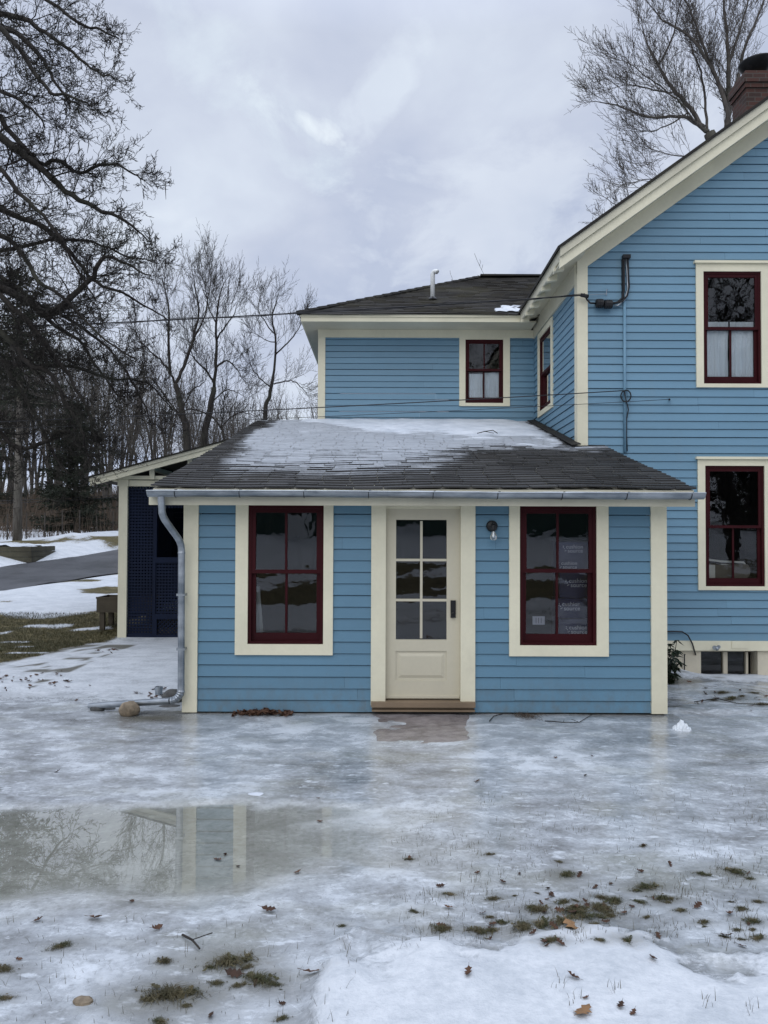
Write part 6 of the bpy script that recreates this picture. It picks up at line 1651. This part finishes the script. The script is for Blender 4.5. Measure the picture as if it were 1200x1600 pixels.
def litter():
    rr = random.Random(77)
    named = {(265, 1556): 'largest matted grass tuft with brown leaves near the bottom left', (360, 1503): 'grass tuft with curled leaf above the two lower left tufts', (1010, 1386): 'loose grass tuft at the upper end of the long grass streak', (1148, 1363): 'small dark grass tuft near the right edge on the ice', (692, 1453): 'grass tuft alone left of the long grass streak at the snow edge'}
    for i, (px, py, s) in enumerate(TUFTS + BAND):
        o = tuft_protos[i] if i < 5 else tuft_protos[i % 5].copy()
        if i >= 5: COL.objects.link(o)
        p = on_ground(px, py); o.location = p; o.rotation_euler = (0, 0, rr.uniform(-.5, .5) + (math.pi if rr.random() < .5 else 0)); s *= 0.82; o.scale = (s, s*0.9, s*rr.uniform(.75, 1.1))
        far_ = py < 1200; tag(o, named.get((px, py), 'dark tuft of dead grass on the ice before the basement window' if far_ else 'small tuft of winter grass poking through the ice in the foreground'), 'grass tuft', 'dead grass before the basement window' if far_ else 'grass tufts frozen into the ice')
    # the streak's tufts
    leaves = [(487, 1523, 1.1, 'reddish brown leaf lying beside the left end of the snow bank', 0), (420, 1425, 1.0, 'curled dark leaf standing on the bare grey ice below the puddle', 1), (245, 1453, .8, 'long curled brown leaf on the ice left of the standing leaf', 2), (148, 1438, 1.0, 'brown leaf frozen at the lower left edge of the puddle', 3),
              (895, 1450, 1.25, 'large orange tan oak leaf beside the grass streak', 9), (912, 1582, 1.1, 'tan leaf lying flat on the foreground snow at bottom right', 9), (895, 1529, .7, 'small upright brown leaf on the snow below the orange leaf', 4), (970, 1574, .6, 'small dark leaf standing on edge in the bottom right snow', 1), (732, 1522, .7, 'small dark leaf alone on the snow bank in the middle', 2),
              (365, 1525, 1.0, 'brown curled leaf between the lower left grass tufts', 0), (1136, 1465, .8, 'brown leaf by the grass blades at the right edge', 3), (1090, 1418, .7, 'dark leaf alone on the ice right of the grass streak', 4)]
    for i, (px, py, s, lab, k) in enumerate(leaves): 
        src = tan_leaf if k == 9 else leaf_protos[k]; first = not src.get('label'); o = src if first else src.copy()
        if not first: COL.objects.link(o)
        o.location = on_ground(px, py); o.rotation_euler = (0, 0, rr.uniform(0, 6.28)); o.scale = (s,)*3; tag(o, lab, 'leaf', 'dead leaves on the ice and snow')
    more = [(688, 1386), (786, 1380), (833, 1460), (860, 1400), (845, 1412), (855, 1406), (770, 1446), (1000, 1363), (1170, 1365), (1046, 1352), (640, 1342), (500, 1285), (497, 1248), (372, 1355), (352, 1337), (340, 1345), (465, 1365), (90, 1207), (275, 1095), (120, 1095), (140, 1072), (1005, 1322), (915, 1213), (868, 1185), (925, 1182), (745, 1222), (205, 1410), (30, 1500), (1020, 1500), (60, 1440), (915, 1560), (990, 1585), (440, 1570), (330, 1590), (1140, 1430), (1170, 1445), (700, 1420), (765, 1470), (930, 1388), (875, 1475), (855, 1478), (690, 1448), (700, 1452), (400, 1538), (280, 1548), (1160, 1480)]
    for k in range(34): more.append((rr.uniform(-5, 105)+rr.gauss(0, 8), rr.gauss(1062, 11)))
    for k in range(26): more.append((rr.gauss(890, 90), min(1475, rr.gauss(1425, 24))))
    for k in range(9): more.append((rr.uniform(150, 190), rr.gauss(1018, 3)))
    for k in range(14): more.append((rr.uniform(212, 268), rr.gauss(1083, 4)))
    for k in range(16): more.append((rr.uniform(1060, 1198), rr.gauss(1092, 9)))
    for i, (px, py) in enumerate(more):
        o = leaf_protos[i % 5].copy(); COL.objects.link(o); s = rr.uniform(.35, .7)*(1.5 if py < 1110 else 1)
        o.location = on_ground(px, py); o.rotation_euler = (rr.gauss(0, .2), rr.gauss(0, .2), rr.uniform(0, 6.28)); o.scale = (s,)*3; tag(o, 'small dark dead leaf on the ice of the yard', 'leaf', 'dead leaves on the ice and snow')
    # leaf drift at the foot of the wall
    m = MB()
    for k in range(230):
        px = rr.gauss(412, 26); px = min(456, max(368, px)); y = 8.16 - abs(rr.gauss(0, .07)); x = X(px, 8.1); hgt = 0.045*math.exp(-((px-420)/40)**2)
        leaf_into(m, Vector((x, y, gh(x, y)+0.008+rr.random()*hgt)), rr, rr.uniform(.018, .036), 1.6)
    o = build(m, 'leaf_pile', M_deadleaf); tag(o, 'drift of brown leaves heaped against the wall under the left front window', 'leaf pile')
    m = MB()
    for k in range(90):
        px = min(840, max(804, rr.gauss(822, 9))); x = X(px, 8.1); y = 8.13-abs(rr.gauss(0, .09)); z = gh(x, y); a = rr.uniform(0, 6.28); l = rr.uniform(.05, .12)
        m.tube([(x, y, z), (x+math.cos(a)*l*.6, y+math.sin(a)*l*.6, z+l*.35), (x+math.cos(a)*l, y+math.sin(a)*l, z+l*.3*rr.random())], .0014, 3, False)
    o = build(m, 'weed_clump', M_brush); tag(o, 'dry weed clump at the wall foot right of the door', 'weeds')
    twigs = [([(852, 1128), (880, 1132), (905, 1130), (925, 1120)], 'crooked thin stick lying on the ice before the right wall'), ([(1085, 1098), (1120, 1094), (1150, 1100), (1190, 1104)], 'dark stick among soil patches in front of the basement window'), ([(285, 1464), (300, 1476), (312, 1486)], 'straight thin twig slanting out of the ice above the left tufts'), ([(765, 1128), (772, 1122), (785, 1117)], 'short twig leaning at the wall right of the door')]
    for pp, lab in twigs:
        m = MB(); pts = [on_ground(*p) + Vector((0, 0, .01+.012*(i % 2))) for i, p in enumerate(pp)]; m.tube(pts, [0.006 - .0008*i for i in range(len(pts))], 5)
        for q in pts[1:-1]: m.tube([q, q + Vector((rr.gauss(0, .05), rr.gauss(0, .04), .03))], .0025, 4)
        o = build(m, 'twig', M_bark); tag(o, lab, 'twig')
    # branch lying on the roof snow
    m = MB(); pts = [at(748, 692, 11.9), at(760, 689, 11.9), at(773, 686, 11.9), at(782, 690, 11.8)]
    for p in pts: p.y = 12.1; p.z = roof_z(12.1)+0.06
    pts[1].z += .03; pts[2].z += .05; m.tube(pts, .007, 5); m.tube([pts[1], pts[2] + Vector((.04, .2, -.02))], .005, 5); o = build(m, 'twig', M_bark); tag(o, 'thin forked twig lying on the roof snow below the wing window', 'twig')
    # single blades through the ice, and turf on the strip of lawn
    nr = np.random.default_rng(4); V = []; Fc = []
    def blade(x, y, z, h, w, lean):
        a = nr.uniform(0, 6.28); d = np.array((math.cos(a), math.sin(a), 0)); s = np.array((-d[1], d[0], 0))*w; p = np.array((x, y, z-.003)); b = len(V); p1 = p+d*h*lean*.4+np.array((0, 0, h*.6)); p2 = p+d*h*lean+np.array((0, 0, h))
        V.extend([p-s, p+s, p1+s*.7, p1-s*.7, p2]); Fc.extend([(b, b+1, b+2, b+3), (b+3, b+2, b+4)])
    cl = nr.uniform(0, 1, (260, 2))
    for i in range(2100):
        c = cl[nr.integers(260)]; px = 620 + 580*c[0] + nr.normal(0, 12); py = 1225 + 250*c[1]**0.8 + nr.normal(0, 5)
        if nr.random() < .12: px = nr.uniform(0, 560); py = nr.uniform(1430, 1600)
        if py > 1600 or py < 1180: continue
        p = on_ground(px, py); blade(p.x, p.y, p.z, nr.uniform(.012, .045), .0011, nr.uniform(.1, 1.1))
    for c in ((1180, 1440), (1165, 1425), (1145, 1450), (1185, 1470), (1135, 1475), (1170, 1578), (1105, 1565), (955, 1548), (900, 1562), (540, 1485), (870, 1540), (1068, 1405), (740, 1375), (780, 1440)):
        for k in range(7): p = on_ground(c[0]+nr.normal(0, 8), c[1]+nr.normal(0, 5)); blade(p.x, p.y, p.z, nr.uniform(.025, .06), .0014, nr.uniform(.1, .8))
    o = link('grass_blades', V, Fc, M_grassblade); tag(o, 'scattered blades of winter grass sticking out of the ice', 'grass', None, 'stuff')
    V, Fc = [], []
    for i in range(30000):
        y = nr.uniform(9.8, 16.3); px = nr.uniform(-30, 190); x = X(px, y)
        st = float(sstep(0.59, 0.66, fbm(x*0.9+2, y*4.2, 4)))
        if st > 0.4 or float(land_mask(x, y)) < 0.5: continue
        blade(x, y, gh(x, y), nr.uniform(.02, .06), .0028, nr.uniform(.3, 1.5))
    o = link('lawn_grass', V, Fc, M_grassblade); tag(o, 'matted brown-green lawn grass between snow streaks left of the porch', 'grass', None, 'stuff')
litter()

# ------------------------------------------------------------------ what the windows mirror, behind the photographer
def behind():
    y = -19.0; z = 1.8
    e = empty('green_cottage', (-1, y-3, z), 'long dark green cottage with a white door behind the photographer', 'house')
    m = MB(); m.box(-13, 11, y-6, y, z-0.5, z+3.0); build(m, 'wall', M_green, e)
    m = MB(); m.prism([(-13.4, y+0.5, z+2.9), (-13.4, y-3, z+4.6), (-13.4, y-6.5, z+2.9)], (24.8, 0, 0)); build(m, 'roof', M_shingle_old, e)
    x = X(473, 35.4); m = MB(); m.box(x-0.5, x+0.5, y, y+0.06, z, z+2.05); d = build(m, 'door', M_white, e)
    m = MB(); m.box(x-0.36, x-0.02, y+0.06, y+0.07, z+1.15, z+1.9); m.box(x+0.02, x+0.36, y+0.06, y+0.07, z+1.15, z+1.9); build(m, 'pane', M_black, d)
    m = MB()
    for a in (-0.72, 0.56): m.box(x+a, x+a+0.16, y, y+0.05, z, z+2.2)
    build(m, 'door_casing', M_white, e)
    PB = tree_params(0.012, 4, (15, 9, 6, 5), k0=0.2)
    for i, (tx, ty, h, r, lab) in enumerate(((14.5, -9.0, 21, .42, 'large bare tree on the slope behind the photographer, nearest the drive'), (16.6, -13.0, 22, .3, 'bare tree behind the photographer, right of the large one'), (10.5, -26.0, 17, .3, 'bare tree standing behind the green cottage, right end'), (-6, -28.0, 18, .3, 'bare tree standing behind the green cottage, left end'))):
        t = bare_tree('bare_tree', h, r, 60+i, M_bark, PB, lab, 'tree', None, (R.uniform(-.1, .1), 0), (tx, ty, gh(tx, ty)), 0.6)
    src = [o for o in COL.objects if o.name.startswith('spruce_tree')][0]
    for i in range(5):
        t = copy_tree(src); t['label'] = 'dark spruce in the row behind the photographer'; t['group'] = 'spruces behind the photographer'; place(t, 14.5+i*3.6, -22-(i % 2)*4, i*1.3, 1.25+0.2*(i % 3))
    for i in range(10):
        t = copy_tree(woods_protos[i % 6]); t['label'] = 'bare tree of the wood behind the photographer'; t['group'] = 'trees behind the photographer'; tx = 8 + i*4.2 + R.uniform(-1.5, 1.5); place(t, tx, -34 + R.uniform(-5, 4), i*1.7, 1.1)
behind()
